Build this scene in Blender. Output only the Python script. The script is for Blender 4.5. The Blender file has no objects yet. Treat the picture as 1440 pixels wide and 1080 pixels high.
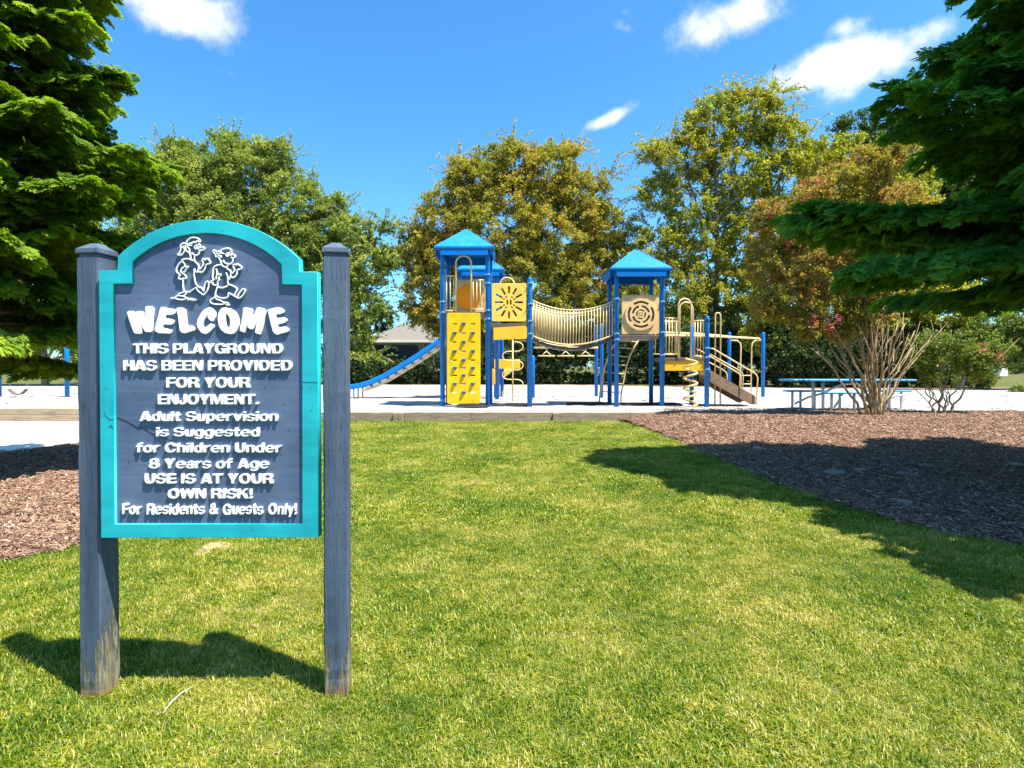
import bpy, bmesh, math, random
import numpy as np
from mathutils import Vector, Matrix, noise as mnoise

S = bpy.context.scene
COL = S.collection
R = math.radians
rnd = random.Random(7)

# ------------------------------------------------------------------ camera
EYE = 1.25
PITCH = R(0.6)
FPX = 800.0
CX, CY = 720.0, 525.4
cam_d = bpy.data.cameras.new('camera')
cam = bpy.data.objects.new('camera', cam_d)
COL.objects.link(cam)
cam.location = (0, 0, EYE)
cam.rotation_euler = (R(90) - PITCH, 0, 0)
cam_d.sensor_width = 36
cam_d.lens = 36 * FPX / 1440
cam_d.shift_y = -(540 - CY) / 1440
cam_d.clip_start = 0.05
cam_d.clip_end = 3000
S.camera = cam

# ------------------------------------------------------------------ light
SUN = Vector((1.0, -0.60, 2.42)).normalized()
sun_d = bpy.data.lights.new('sun', 'SUN')
sun_d.energy = 5.0
sun_d.angle = R(0.5)
sun_d.color = (1.0, 0.94, 0.83)
sun = bpy.data.objects.new('sun', sun_d)
COL.objects.link(sun)
sun.rotation_euler = SUN.to_track_quat('Z', 'Y').to_euler()
sun.location = (20, -10, 40)

S.view_settings.view_transform = 'Standard'
S.view_settings.look = 'None'
S.view_settings.gamma = 1
S.view_settings.use_curve_mapping = False
S.view_settings.exposure = 1.45
S.cycles.max_bounces = 6
S.cycles.diffuse_bounces = 3
S.cycles.glossy_bounces = 2
S.cycles.transmission_bounces = 3


def mkdir_px(px, py):
    u = (px - CX) / FPX
    v = (CY - py) / FPX
    c, s = math.cos(PITCH), math.sin(PITCH)
    return Vector((u, c + v * s, -s + v * c))


world = bpy.data.worlds.new('World')
S.world = world
world.use_nodes = True
nt = world.node_tree
for n in list(nt.nodes):
    nt.nodes.remove(n)
N = nt.nodes.new
L = nt.links.new
wout = N('ShaderNodeOutputWorld')
bg = N('ShaderNodeBackground')
bg.inputs['Strength'].default_value = 0.096
L(bg.outputs[0], wout.inputs[0])
sky = N('ShaderNodeTexSky')
sky.sky_type = 'NISHITA'
sky.sun_disc = False
sky.sun_elevation = math.asin(SUN.z)
sky.sun_rotation = math.atan2(SUN.x, SUN.y)
sky.air_density = 1.0
sky.dust_density = 0.9
sky.ozone_density = 2.2
hs = N('ShaderNodeHueSaturation')
hs.inputs['Saturation'].default_value = 1.25
hs.inputs['Value'].default_value = 1.0
L(sky.outputs[0], hs.inputs['Color'])
# clouds: a few soft cumulus wisps placed by direction
tc = N('ShaderNodeTexCoord')
nz = N('ShaderNodeTexNoise')
nz.inputs['Scale'].default_value = 8.0
nz.inputs['Detail'].default_value = 8
nz.inputs['Roughness'].default_value = 0.6
L(tc.outputs['Generated'], nz.inputs['Vector'])
total = None
for (px, py, rx, ry, k, ang) in [(256, 16, 100, 50, 1.4, 14), (296, 46, 52, 30, 1.0, 20), (285, 92, 50, 14, .45, 0),
                            (1165, 90, 95, 27, 1.0, -6), (1272, 66, 88, 34, 1.0, -16), (1190, 40, 28, 14, .45, 0),
                            (1020, 28, 105, 34, .9, -6), (900, 34, 40, 15, .4, 30), (852, 168, 50, 12, .85, -22), (285, 94, 46, 14, .62, 6), (325, 104, 18, 12, .5, 0), (880, 40, 30, 14, .55, 30),
                            (510, 122, 22, 22, .28, 0), (170, 158, 40, 16, .4, 0)]:
    d = mkdir_px(px, py).normalized()
    right = d.cross(Vector((0, 0, 1))).normalized()
    up = right.cross(d).normalized()
    a = R(-ang)
    r2 = right * math.cos(a) + up * math.sin(a)
    u2 = -right * math.sin(a) + up * math.cos(a)
    dv = N('ShaderNodeVectorMath'); dv.operation = 'SUBTRACT'
    L(tc.outputs['Generated'], dv.inputs[0]); dv.inputs[1].default_value = d
    dx = N('ShaderNodeVectorMath'); dx.operation = 'DOT_PRODUCT'
    L(dv.outputs[0], dx.inputs[0]); dx.inputs[1].default_value = r2 / (rx / FPX)
    dy = N('ShaderNodeVectorMath'); dy.operation = 'DOT_PRODUCT'
    L(dv.outputs[0], dy.inputs[0]); dy.inputs[1].default_value = u2 / (ry / FPX)
    dz = N('ShaderNodeVectorMath'); dz.operation = 'DOT_PRODUCT'
    L(dv.outputs[0], dz.inputs[0]); dz.inputs[1].default_value = d * 3
    cb = N('ShaderNodeCombineXYZ')
    L(dx.outputs['Value'], cb.inputs[0]); L(dy.outputs['Value'], cb.inputs[1]); L(dz.outputs['Value'], cb.inputs[2])
    ln = N('ShaderNodeVectorMath'); ln.operation = 'LENGTH'
    L(cb.outputs[0], ln.inputs[0])
    mr = N('ShaderNodeMapRange')
    mr.interpolation_type = 'SMOOTHSTEP'
    L(ln.outputs['Value'], mr.inputs['Value'])
    mr.inputs['From Min'].default_value = 1.25
    mr.inputs['From Max'].default_value = 0.0
    mr.inputs['To Max'].default_value = k
    if total is None:
        total = mr.outputs[0]
    else:
        mx = N('ShaderNodeMath'); mx.operation = 'MAXIMUM'
        L(total, mx.inputs[0]); L(mr.outputs[0], mx.inputs[1])
        total = mx.outputs[0]
ad = N('ShaderNodeMath'); ad.operation = 'MULTIPLY_ADD'
L(nz.outputs[0], ad.inputs[0]); ad.inputs[1].default_value = 3.0; ad.inputs[2].default_value = -1.5 - 0.42
a2 = N('ShaderNodeMath'); a2.operation = 'ADD'
L(ad.outputs[0], a2.inputs[0]); L(total, a2.inputs[1])
cm = N('ShaderNodeMapRange'); cm.interpolation_type = 'SMOOTHSTEP'
L(a2.outputs[0], cm.inputs['Value'])
cm.inputs['From Min'].default_value = -0.1
cm.inputs['From Max'].default_value = 0.85
gate = N('ShaderNodeMapRange')
L(total, gate.inputs['Value'])
gate.inputs['From Min'].default_value = 0.0
gate.inputs['From Max'].default_value = 0.2
gm = N('ShaderNodeMath'); gm.operation = 'MULTIPLY'
L(cm.outputs[0], gm.inputs[0]); L(gate.outputs[0], gm.inputs[1])
tint = N('ShaderNodeMix'); tint.data_type = 'RGBA'; tint.blend_type = 'MULTIPLY'
tint.inputs[0].default_value = 1
L(hs.outputs[0], tint.inputs[6]); tint.inputs[7].default_value = (0.68, 1.04, 1.13, 1)
mixc = N('ShaderNodeMix'); mixc.data_type = 'RGBA'
L(gm.outputs[0], mixc.inputs[0])
L(tint.outputs[2], mixc.inputs[6]); mixc.inputs[7].default_value = (5.2, 5.2, 5.6, 1)
L(mixc.outputs[2], bg.inputs[0])


# ------------------------------------------------------------------ helpers
def P(px, py, D):
    d = mkdir_px(px, py)
    return Vector((0, 0, EYE)) + d * (D / d.y)


def XD(px, D):
    return (px - CX) / FPX * D


def ZD(py, D):
    return P(CX, py, D).z


def tag(o, label=None, cat=None, group=None, kind=None):
    if label: o['label'] = label
    if cat: o['category'] = cat
    if group: o['group'] = group
    if kind: o['kind'] = kind
    return o


def link(o, parent=None):
    COL.objects.link(o)
    if parent is not None:
        o.parent = parent
    return o


def empty(name, loc, label, cat, group=None):
    o = bpy.data.objects.new(name, None)
    o.empty_display_size = 0.2
    o.location = loc
    link(o)
    return tag(o, label, cat, group)


def wpos(parent):
    v = Vector((0, 0, 0))
    while parent is not None:
        v += Vector(parent.location)
        parent = parent.parent
    return v


class MB:
    """collects world-space shapes; build() links them as one mesh object"""

    def __init__(self):
        self.v = []; self.f = []; self.sm = []

    def add(self, vs, fs, smooth=False):
        b = len(self.v)
        self.v += [tuple(p) for p in vs]
        self.f += [tuple(b + i for i in f) for f in fs]
        self.sm += [smooth] * len(fs)
        return self

    def box(self, c, s, rot=None, bevel=0.0):
        hx, hy, hz = s[0] / 2, s[1] / 2, s[2] / 2
        bv = min(bevel, hx * .9, hy * .9, hz * .9)
        if bv <= 0:
            vs = [Vector((x, y, z)) for x in (-hx, hx) for y in (-hy, hy) for z in (-hz, hz)]
            fs = [(0, 1, 3, 2), (4, 6, 7, 5), (0, 4, 5, 1), (2, 3, 7, 6), (0, 2, 6, 4), (1, 5, 7, 3)]
        else:
            vs = []; idx = {}
            for sx in (-1, 1):
                for sy in (-1, 1):
                    for sz in (-1, 1):
                        for ax in range(3):
                            p = [sx * (hx - bv), sy * (hy - bv), sz * (hz - bv)]
                            p[ax] = (sx, sy, sz)[ax] * (hx, hy, hz)[ax]
                            idx[(sx, sy, sz, ax)] = len(vs); vs.append(Vector(p))
            fs = []
            for ax in range(3):
                o1, o2 = [(1, 2), (0, 2), (0, 1)][ax]
                for s_ in (-1, 1):
                    q = []
                    for (a, b) in ((-1, -1), (1, -1), (1, 1), (-1, 1)):
                        k = [0, 0, 0]; k[ax] = s_; k[o1] = a; k[o2] = b
                        q.append(idx[(k[0], k[1], k[2], ax)])
                    fs.append(tuple(q))
            for ax in range(3):
                o1, o2 = [(1, 2), (0, 2), (0, 1)][ax]
                for a in (-1, 1):
                    for b in (-1, 1):
                        k0 = [0, 0, 0]; k0[ax] = -1; k0[o1] = a; k0[o2] = b
                        k1 = list(k0); k1[ax] = 1
                        fs.append((idx[(*k0, o1)], idx[(*k1, o1)], idx[(*k1, o2)], idx[(*k0, o2)]))
            for sx in (-1, 1):
                for sy in (-1, 1):
                    for sz in (-1, 1):
                        fs.append((idx[(sx, sy, sz, 0)], idx[(sx, sy, sz, 1)], idx[(sx, sy, sz, 2)]))
        if rot is not None:
            vs = [rot @ v for v in vs]
        c = Vector(c)
        return self.add([v + c for v in vs], fs)

    def tube(self, pts, r, n=8, closed=False, cap=True, scale_y=None):
        pts = [Vector(p) for p in pts]
        m = len(pts)
        if m < 2: return self
        rs = r if isinstance(r, (list, tuple)) else [r] * m
        T = []
        for i in range(m):
            if closed:
                t = pts[(i + 1) % m] - pts[i - 1]
            else:
                t = pts[min(i + 1, m - 1)] - pts[max(i - 1, 0)]
            if t.length < 1e-9: t = Vector((0, 0, 1))
            T.append(t.normalized())
        ref = Vector((0, 0, 1)) if abs(T[0].z) < .9 else Vector((0, 1, 0))
        nrm = T[0].cross(ref).normalized()
        vs = []; fs = []
        for i in range(m):
            nrm = (nrm - T[i] * nrm.dot(T[i]))
            if nrm.length < 1e-6: nrm = T[i].orthogonal()
            nrm.normalize()
            bn = T[i].cross(nrm)
            for k in range(n):
                a = 2 * math.pi * k / n
                off = (nrm * math.cos(a) + bn * math.sin(a)) * rs[i]
                if scale_y: off.y *= scale_y
                vs.append(pts[i] + off)
        segs = m if closed else m - 1
        for i in range(segs):
            j = (i + 1) % m
            for k in range(n):
                k2 = (k + 1) % n
                fs.append((i * n + k, i * n + k2, j * n + k2, j * n + k))
        self.add(vs, fs, True)
        if cap and not closed:
            b = len(self.v) - len(vs)
            self.f.append(tuple(b + k for k in range(n - 1, -1, -1))); self.sm.append(False)
            self.f.append(tuple(b + (m - 1) * n + k for k in range(n))); self.sm.append(False)
        return self

    def build(self, name, mat, parent=None, label=None):
        me = bpy.data.meshes.new(name)
        off = wpos(parent)
        me.from_pydata([(x - off.x, y - off.y, z - off.z) for x, y, z in self.v], [], self.f)
        me.polygons.foreach_set('use_smooth', self.sm)
        me.materials.append(mat)
        bm = bmesh.new(); bm.from_mesh(me)
        bmesh.ops.recalc_face_normals(bm, faces=bm.faces)
        bm.to_mesh(me); bm.free()
        me.update()
        o = bpy.data.objects.new(name, me)
        link(o, parent)
        if label: o['label'] = label
        return o


def arc(c, r, a0, a1, n, plane='xz'):
    out = []
    for i in range(n + 1):
        a = R(a0 + (a1 - a0) * i / n)
        if plane == 'xz': out.append(Vector((c[0] + r * math.cos(a), c[1], c[2] + r * math.sin(a))))
        elif plane == 'yz': out.append(Vector((c[0], c[1] + r * math.cos(a), c[2] + r * math.sin(a))))
        else: out.append(Vector((c[0] + r * math.cos(a), c[1] + r * math.sin(a), c[2])))
    return out


def plate_mesh(outline, holes, depth, bevel=0.0):
    """outline / holes: lists of (x, z) ; mesh in the xz plane, centred on y=0"""
    cu = bpy.data.curves.new('plate', 'CURVE')
    cu.dimensions = '2D'; cu.fill_mode = 'BOTH'
    cu.extrude = max(depth / 2 - bevel, 1e-4)
    if bevel > 0:
        cu.bevel_depth = bevel; cu.bevel_resolution = 1; cu.offset = -bevel
    for poly in [outline] + holes:
        sp = cu.splines.new('POLY')
        sp.points.add(len(poly) - 1)
        for i, (x, z) in enumerate(poly): sp.points[i].co = (x, z, 0, 1)
        sp.use_cyclic_u = True
    ob = bpy.data.objects.new('plate', cu)
    me = bpy.data.meshes.new_from_object(ob)
    bpy.data.objects.remove(ob)
    me.transform(Matrix.Rotation(R(90), 4, 'X'))
    return me


def mesh_obj(name, me, mat, loc, parent=None, scale=None, rotz=0.0):
    me.materials.clear(); me.materials.append(mat)
    o = bpy.data.objects.new(name, me)
    link(o, parent)
    o.location = Vector(loc) - wpos(parent)
    if scale: o.scale = scale
    if rotz: o.rotation_euler.z = rotz
    return o


def np_mesh(name, verts, faces, mat, parent=None, attr=None, smooth=False):
    """verts (n,3), faces (m,k) -> one mesh, built fast"""
    me = bpy.data.meshes.new(name)
    off = wpos(parent)
    verts = (verts - np.array(off)).astype(np.float32)
    m, k = faces.shape
    me.vertices.add(len(verts)); me.vertices.foreach_set('co', verts.ravel())
    me.loops.add(m * k); me.loops.foreach_set('vertex_index', faces.astype(np.int32).ravel())
    me.polygons.add(m)
    me.polygons.foreach_set('loop_start', (np.arange(m) * k).astype(np.int32))
    if smooth:
        me.polygons.foreach_set('use_smooth', np.ones(m, dtype=bool))
    if attr is not None:
        a = me.attributes.new('rnd', 'FLOAT', 'FACE')
        a.data.foreach_set('value', attr.astype(np.float32))
    me.materials.append(mat)
    me.update(calc_edges=True)
    o = bpy.data.objects.new(name, me)
    link(o, parent)
    return o


# ------------------------------------------------------------------ materials
def new_mat(name):
    m = bpy.data.materials.new(name); m.use_nodes = True
    t = m.node_tree
    b = t.nodes['Principled BSDF']
    return m, t, b


def simple(name, col, rough=.5, var=.12, scale=6.0, bump=.0, bscale=60, dirt=None, dirt_amt=.3, spec=.5, stretch=None, coord='Object'):
    m, t, b = new_mat(name)
    n = t.nodes.new; l = t.links.new
    tcn = n('ShaderNodeTexCoord')
    src = tcn.outputs[coord]
    if stretch:
        mp = n('ShaderNodeMapping'); mp.inputs['Scale'].default_value = stretch
        l(src, mp.inputs[0]); src = mp.outputs[0]
    no = n('ShaderNodeTexNoise'); no.inputs['Scale'].default_value = scale; no.inputs['Detail'].default_value = 6
    l(src, no.inputs['Vector'])
    rp = n('ShaderNodeValToRGB')
    rp.color_ramp.elements[0].position = .3; rp.color_ramp.elements[1].position = .7
    c0 = [max(0, c * (1 - var)) for c in col]; c1 = [c * (1 + var) for c in col]
    rp.color_ramp.elements[0].color = (*c0, 1); rp.color_ramp.elements[1].color = (*c1, 1)
    l(no.outputs[0], rp.inputs[0])
    out = rp.outputs[0]
    if dirt:
        n2 = n('ShaderNodeTexNoise'); n2.inputs['Scale'].default_value = scale * 2.7; n2.inputs['Detail'].default_value = 8
        n2.inputs['Roughness'].default_value = .7
        l(src, n2.inputs['Vector'])
        mr = n('ShaderNodeMapRange'); mr.inputs['From Min'].default_value = 1 - dirt_amt - .12; mr.inputs['From Max'].default_value = 1 - dirt_amt + .05
        l(n2.outputs[0], mr.inputs['Value'])
        mx = n('ShaderNodeMix'); mx.data_type = 'RGBA'
        l(mr.outputs[0], mx.inputs[0]); l(out, mx.inputs[6]); mx.inputs[7].default_value = (*dirt, 1)
        out = mx.outputs[2]
    l(out, b.inputs['Base Color'])
    b.inputs['Roughness'].default_value = rough
    b.inputs['Specular IOR Level'].default_value = spec
    if bump:
        n3 = n('ShaderNodeTexNoise'); n3.inputs['Scale'].default_value = bscale; n3.inputs['Detail'].default_value = 5
        l(src, n3.inputs['Vector'])
        bp = n('ShaderNodeBump'); bp.inputs['Strength'].default_value = bump; bp.inputs['Distance'].default_value = .01
        l(n3.outputs[0], bp.inputs['Height']); l(bp.outputs[0], b.inputs['Normal'])
    return m


def leaf_mat(name, stops, trans=.35, rough=.6, patch=None, pscale=.5, gloss=.02):
    """stops: list of (pos, (r,g,b)) read by the per-leaf attribute; patch: second colour in large patches"""
    m = bpy.data.materials.new(name); m.use_nodes = True
    t = m.node_tree
    for x in list(t.nodes): t.nodes.remove(x)
    n = t.nodes.new; l = t.links.new
    o = n('ShaderNodeOutputMaterial')
    at = n('ShaderNodeAttribute'); at.attribute_name = 'rnd'
    rp = n('ShaderNodeValToRGB')
    el = rp.color_ramp.elements
    while len(el) < len(stops): el.new(.5)
    for e, (p, c) in zip(el, stops): e.position = p; e.color = (*c, 1)
    tn = n('ShaderNodeAttribute'); tn.attribute_type = 'INSTANCER'; tn.attribute_name = 'tone'
    sm = n('ShaderNodeMath'); sm.operation = 'ADD'; l(at.outputs['Fac'], sm.inputs[0]); l(tn.outputs['Fac'], sm.inputs[1])
    l(sm.outputs[0], rp.inputs[0])
    col = rp.outputs[0]
    if patch:
        ge = n('ShaderNodeNewGeometry')
        no = n('ShaderNodeTexNoise'); no.inputs['Scale'].default_value = pscale; no.inputs['Detail'].default_value = 3
        l(ge.outputs['Position'], no.inputs['Vector'])
        mr = n('ShaderNodeMapRange'); mr.inputs['From Min'].default_value = .42; mr.inputs['From Max'].default_value = .66
        l(no.outputs[0], mr.inputs['Value'])
        mx = n('ShaderNodeMix'); mx.data_type = 'RGBA'
        l(mr.outputs[0], mx.inputs[0]); l(col, mx.inputs[6]); mx.inputs[7].default_value = (*patch, 1)
        col = mx.outputs[2]
    di = n('ShaderNodeBsdfDiffuse'); tr = n('ShaderNodeBsdfTranslucent'); gl = n('ShaderNodeBsdfGlossy')
    l(col, di.inputs[0])
    br = n('ShaderNodeMix'); br.data_type = 'RGBA'; br.blend_type = 'MULTIPLY'; br.inputs[0].default_value = 1
    l(col, br.inputs[6]); br.inputs[7].default_value = (1.25, 1.35, .6, 1)
    l(br.outputs[2], tr.inputs[0])
    gl.inputs[0].default_value = (1, 1, 1, 1); gl.inputs['Roughness'].default_value = rough
    m1 = n('ShaderNodeMixShader'); m1.inputs[0].default_value = trans
    l(di.outputs[0], m1.inputs[1]); l(tr.outputs[0], m1.inputs[2])
    m2 = n('ShaderNodeMixShader'); m2.inputs[0].default_value = gloss
    l(m1.outputs[0], m2.inputs[1]); l(gl.outputs[0], m2.inputs[2])
    l(m2.outputs[0], o.inputs[0])
    return m


def weathered_post_mat(name, zgreen=True):
    m, t, b = new_mat(name)
    n = t.nodes.new; l = t.links.new
    ge = n('ShaderNodeNewGeometry')
    tcn = n('ShaderNodeTexCoord')
    mp = n('ShaderNodeMapping'); mp.inputs['Scale'].default_value = (1, 1, .09)
    l(tcn.outputs['Object'], mp.inputs[0])
    grain = n('ShaderNodeTexNoise'); grain.inputs['Scale'].default_value = 95; grain.inputs['Detail'].default_value = 9
    grain.inputs['Roughness'].default_value = .72
    l(mp.outputs[0], grain.inputs['Vector'])
    big = n('ShaderNodeTexNoise'); big.inputs['Scale'].default_value = 14; big.inputs['Detail'].default_value = 6
    l(mp.outputs[0], big.inputs['Vector'])
    rp = n('ShaderNodeValToRGB'); e = rp.color_ramp.elements
    e[0].position = .32; e[0].color = (.036, .060, .098, 1)
    e[1].position = .72; e[1].color = (.092, .128, .190, 1)
    l(big.outputs[0], rp.inputs[0])
    # chipped paint -> grey wood
    chip = n('ShaderNodeTexNoise'); chip.inputs['Scale'].default_value = 42; chip.inputs['Detail'].default_value = 10
    chip.inputs['Roughness'].default_value = .8
    l(mp.outputs[0], chip.inputs['Vector'])
    sep = n('ShaderNodeSeparateXYZ'); l(ge.outputs['Position'], sep.inputs[0])
    low = n('ShaderNodeMapRange'); low.inputs['From Min'].default_value = .42; low.inputs['From Max'].default_value = .0
    low.inputs['To Min'].default_value = 0; low.inputs['To Max'].default_value = .22
    l(sep.outputs['Z'], low.inputs['Value'])
    sm = n('ShaderNodeMath'); sm.operation = 'ADD'; l(chip.outputs[0], sm.inputs[0]); l(low.outputs[0], sm.inputs[1])
    nx = n('ShaderNodeSeparateXYZ'); l(ge.outputs['Normal'], nx.inputs[0])
    side = n('ShaderNodeMapRange'); side.inputs['From Min'].default_value = .5; side.inputs['From Max'].default_value = .95
    side.inputs['To Min'].default_value = 0; side.inputs['To Max'].default_value = .085
    l(nx.outputs['X'], side.inputs['Value'])
    sm2 = n('ShaderNodeMath'); sm2.operation = 'ADD'; l(sm.outputs[0], sm2.inputs[0]); l(side.outputs[0], sm2.inputs[1])
    cr = n('ShaderNodeMapRange'); cr.inputs['From Min'].default_value = .64; cr.inputs['From Max'].default_value = .685
    l(sm2.outputs[0], cr.inputs['Value'])
    wood = n('ShaderNodeValToRGB'); e = wood.color_ramp.elements
    e[0].position = .35; e[0].color = (.07, .065, .045, 1); e[1].position = .7; e[1].color = (.36, .31, .19, 1)
    l(grain.outputs[0], wood.inputs[0])
    mx = n('ShaderNodeMix'); mx.data_type = 'RGBA'
    l(cr.outputs[0], mx.inputs[0]); l(rp.outputs[0], mx.inputs[6]); l(wood.outputs[0], mx.inputs[7])
    # thin dark checks in the wood
    ck = n('ShaderNodeMapRange'); ck.inputs['From Min'].default_value = .43; ck.inputs['From Max'].default_value = .34
    l(grain.outputs[0], ck.inputs['Value'])
    m2 = n('ShaderNodeMix'); m2.data_type = 'RGBA'
    l(ck.outputs[0], m2.inputs[0]); l(mx.outputs[2], m2.inputs[6]); m2.inputs[7].default_value = (.02, .028, .045, 1)
    # soil splash at the foot
    soil = n('ShaderNodeMapRange'); soil.inputs['From Min'].default_value = .055; soil.inputs['From Max'].default_value = .0
    l(sep.outputs['Z'], soil.inputs['Value'])
    m3 = n('ShaderNodeMix'); m3.data_type = 'RGBA'
    l(soil.outputs[0], m3.inputs[0]); l(m2.outputs[2], m3.inputs[6]); m3.inputs[7].default_value = (.26, .15, .055, 1)
    l(m3.outputs[2], b.inputs['Base Color'])
    b.inputs['Roughness'].default_value = .62
    bp = n('ShaderNodeBump'); bp.inputs['Strength'].default_value = 1.0; bp.inputs['Distance'].default_value = .006
    hsum = n('ShaderNodeMath'); hsum.operation = 'MULTIPLY_ADD'; hsum.inputs[1].default_value = -.5
    l(cr.outputs[0], hsum.inputs[0]); l(grain.outputs[0], hsum.inputs[2])
    l(hsum.outputs[0], bp.inputs['Height']); l(bp.outputs[0], b.inputs['Normal'])
    return m


def board_mat(name, c0, c1, pit, pitcol, boards=True, scalegrain=60):
    m, t, b = new_mat(name)
    n = t.nodes.new; l = t.links.new
    tcn = n('ShaderNodeTexCoord')
    mp = n('ShaderNodeMapping'); mp.inputs['Scale'].default_value = (.12, 1, 1)
    l(tcn.outputs['Object'], mp.inputs[0])
    g = n('ShaderNodeTexNoise'); g.inputs['Scale'].default_value = scalegrain; g.inputs['Detail'].default_value = 8
    l(mp.outputs[0], g.inputs['Vector'])
    big = n('ShaderNodeTexNoise'); big.inputs['Scale'].default_value = 5; big.inputs['Detail'].default_value = 6
    l(tcn.outputs['Object'], big.inputs['Vector'])
    av = n('ShaderNodeMath'); av.operation = 'MULTIPLY_ADD'; av.inputs[1].default_value = .35
    l(g.outputs[0], av.inputs[0]); l(big.outputs[0], av.inputs[2])
    rp = n('ShaderNodeValToRGB'); e = rp.color_ramp.elements
    e[0].position = .5; e[0].color = (*c0, 1); e[1].position = .85; e[1].color = (*c1, 1)
    l(av.outputs[0], rp.inputs[0])
    # small dents and chips
    vo = n('ShaderNodeTexVoronoi'); vo.inputs['Scale'].default_value = 17; vo.inputs['Randomness'].default_value = 1
    dn = n('ShaderNodeTexNoise'); dn.inputs['Scale'].default_value = 70
    l(tcn.outputs['Object'], dn.inputs['Vector'])
    dm = n('ShaderNodeVectorMath'); dm.operation = 'MULTIPLY_ADD'
    l(dn.outputs['Color'], dm.inputs[0]); dm.inputs[1].default_value = (.03, .03, .03); l(tcn.outputs['Object'], dm.inputs[2])
    l(dm.outputs[0], vo.inputs['Vector'])
    vs = n('ShaderNodeSeparateColor'); l(vo.outputs['Color'], vs.inputs[0])
    rare = n('ShaderNodeMath'); rare.operation = 'GREATER_THAN'; rare.inputs[1].default_value = pit; l(vs.outputs[0], rare.inputs[0])
    sz = n('ShaderNodeMapRange'); sz.inputs['From Min'].default_value = .16; sz.inputs['From Max'].default_value = .08
    l(vo.outputs['Distance'], sz.inputs['Value'])
    ml = n('ShaderNodeMath'); ml.operation = 'MULTIPLY'; l(rare.outputs[0], ml.inputs[0]); l(sz.outputs[0], ml.inputs[1])
    mx = n('ShaderNodeMix'); mx.data_type = 'RGBA'
    l(ml.outputs[0], mx.inputs[0]); l(rp.outputs[0], mx.inputs[6]); mx.inputs[7].default_value = (*pitcol, 1)
    l(mx.outputs[2], b.inputs['Base Color'])
    b.inputs['Roughness'].default_value = .5
    hh = n('ShaderNodeMath'); hh.operation = 'MULTIPLY_ADD'; hh.inputs[1].default_value = -3
    l(ml.outputs[0], hh.inputs[0]); l(g.outputs[0], hh.inputs[2])
    bp = n('ShaderNodeBump'); bp.inputs['Strength'].default_value = .35; bp.inputs['Distance'].default_value = .002
    l(hh.outputs[0], bp.inputs['Height']); l(bp.outputs[0], b.inputs['Normal'])
    return m


def ground_mat(name, stops, scale, scale2=4.0, rough=.95, bump=.4, bscale=80, mixf=.5, bdist=.02):
    m, t, b = new_mat(name)
    n = t.nodes.new; l = t.links.new
    ge = n('ShaderNodeNewGeometry')
    a = n('ShaderNodeTexNoise'); a.inputs['Scale'].default_value = scale; a.inputs['Detail'].default_value = 9; a.inputs['Roughness'].default_value = .65
    l(ge.outputs['Position'], a.inputs['Vector'])
    c = n('ShaderNodeTexNoise'); c.inputs['Scale'].default_value = scale2; c.inputs['Detail'].default_value = 5
    l(ge.outputs['Position'], c.inputs['Vector'])
    mi = n('ShaderNodeMix'); mi.inputs[0].default_value = mixf
    l(a.outputs[0], mi.inputs[2]); l(c.outputs[0], mi.inputs[3])
    rp = n('ShaderNodeValToRGB'); el = rp.color_ramp.elements
    while len(el) < len(stops): el.new(.5)
    for e, (p, cc) in zip(el, stops): e.position = p; e.color = (*cc, 1)
    l(mi.outputs[0], rp.inputs[0]); l(rp.outputs[0], b.inputs['Base Color'])
    b.inputs['Roughness'].default_value = rough
    b.inputs['Specular IOR Level'].default_value = .15
    d = n('ShaderNodeTexNoise'); d.inputs['Scale'].default_value = bscale; d.inputs['Detail'].default_value = 6
    l(ge.outputs['Position'], d.inputs['Vector'])
    bp = n('ShaderNodeBump'); bp.inputs['Strength'].default_value = bump; bp.inputs['Distance'].default_value = bdist
    l(d.outputs[0], bp.inputs['Height']); l(bp.outputs[0], b.inputs['Normal'])
    return m


M = {}
M['blue'] = simple('blue_powder_coat', (.0, .14, .47), .42, .10, 3, dirt=(.01, .18, .50), dirt_amt=.33, spec=.25)
M['roof'] = simple('blue_roof_plastic', (.0, .17, .55), .6, .06, 1.5, spec=.2, dirt=(.02, .20, .50), dirt_amt=.4)
M['tan'] = simple('tan_coated_steel', (.74, .53, .25), .4, .06, 4)
M['tanplas'] = simple('tan_plastic', (.70, .48, .22), .5, .07, 2, dirt=(.52, .36, .17), dirt_amt=.4)
M['yellow'] = simple('yellow_plastic', (.80, .47, .002), .55, .07, 2, spec=.3, dirt=(.62, .36, .01), dirt_amt=.38)
M['paleyellow'] = simple('pale_yellow_plastic', (.80, .53, .09), .55, .06, 2, spec=.3, dirt=(.64, .42, .08), dirt_amt=.38)

M['ochre'] = simple('ochre_plastic', (.78, .42, .015), .5, .08, 4)
M['deck'] = simple('brown_coated_deck', (.095, .07, .055), .6, .15, 10)
M['rampbrown'] = simple('brown_ramp', (.19, .12, .07), .7, .2, 6, dirt=(.34, .25, .16), dirt_amt=.35)
M['slideblue'] = simple('slide_blue', (.0, .17, .56), .45, .08, 3, spec=.3)
M['holdblue'] = simple('climbing_hold_blue', (.02, .14, .35), .5, .1, 10)
M['dark'] = simple('dark_opening', (.02, .018, .015), .8, .1, 10)
M['rubber'] = simple('black_rubber', (.03, .028, .026), .8, .2, 10)
M['swingseat'] = simple('brown_swing_belt', (.11, .075, .055), .6, .2, 10)
M['chain'] = simple('galvanised_chain', (.45, .45, .46), .35, .1, 30)
M['greysteel'] = simple('grey_painted_legs', (.66, .65, .63), .45, .1, 8)
M['tableblue'] = simple('blue_coated_tabletop', (.01, .22, .46), .45, .12, 5, spec=.3)
M['post'] = weathered_post_mat('weathered_blue_grey_post')
M['board'] = board_mat('sign_board_paint', (.050, .080, .150), (.096, .135, .222), .90, (.03, .045, .08))
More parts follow.
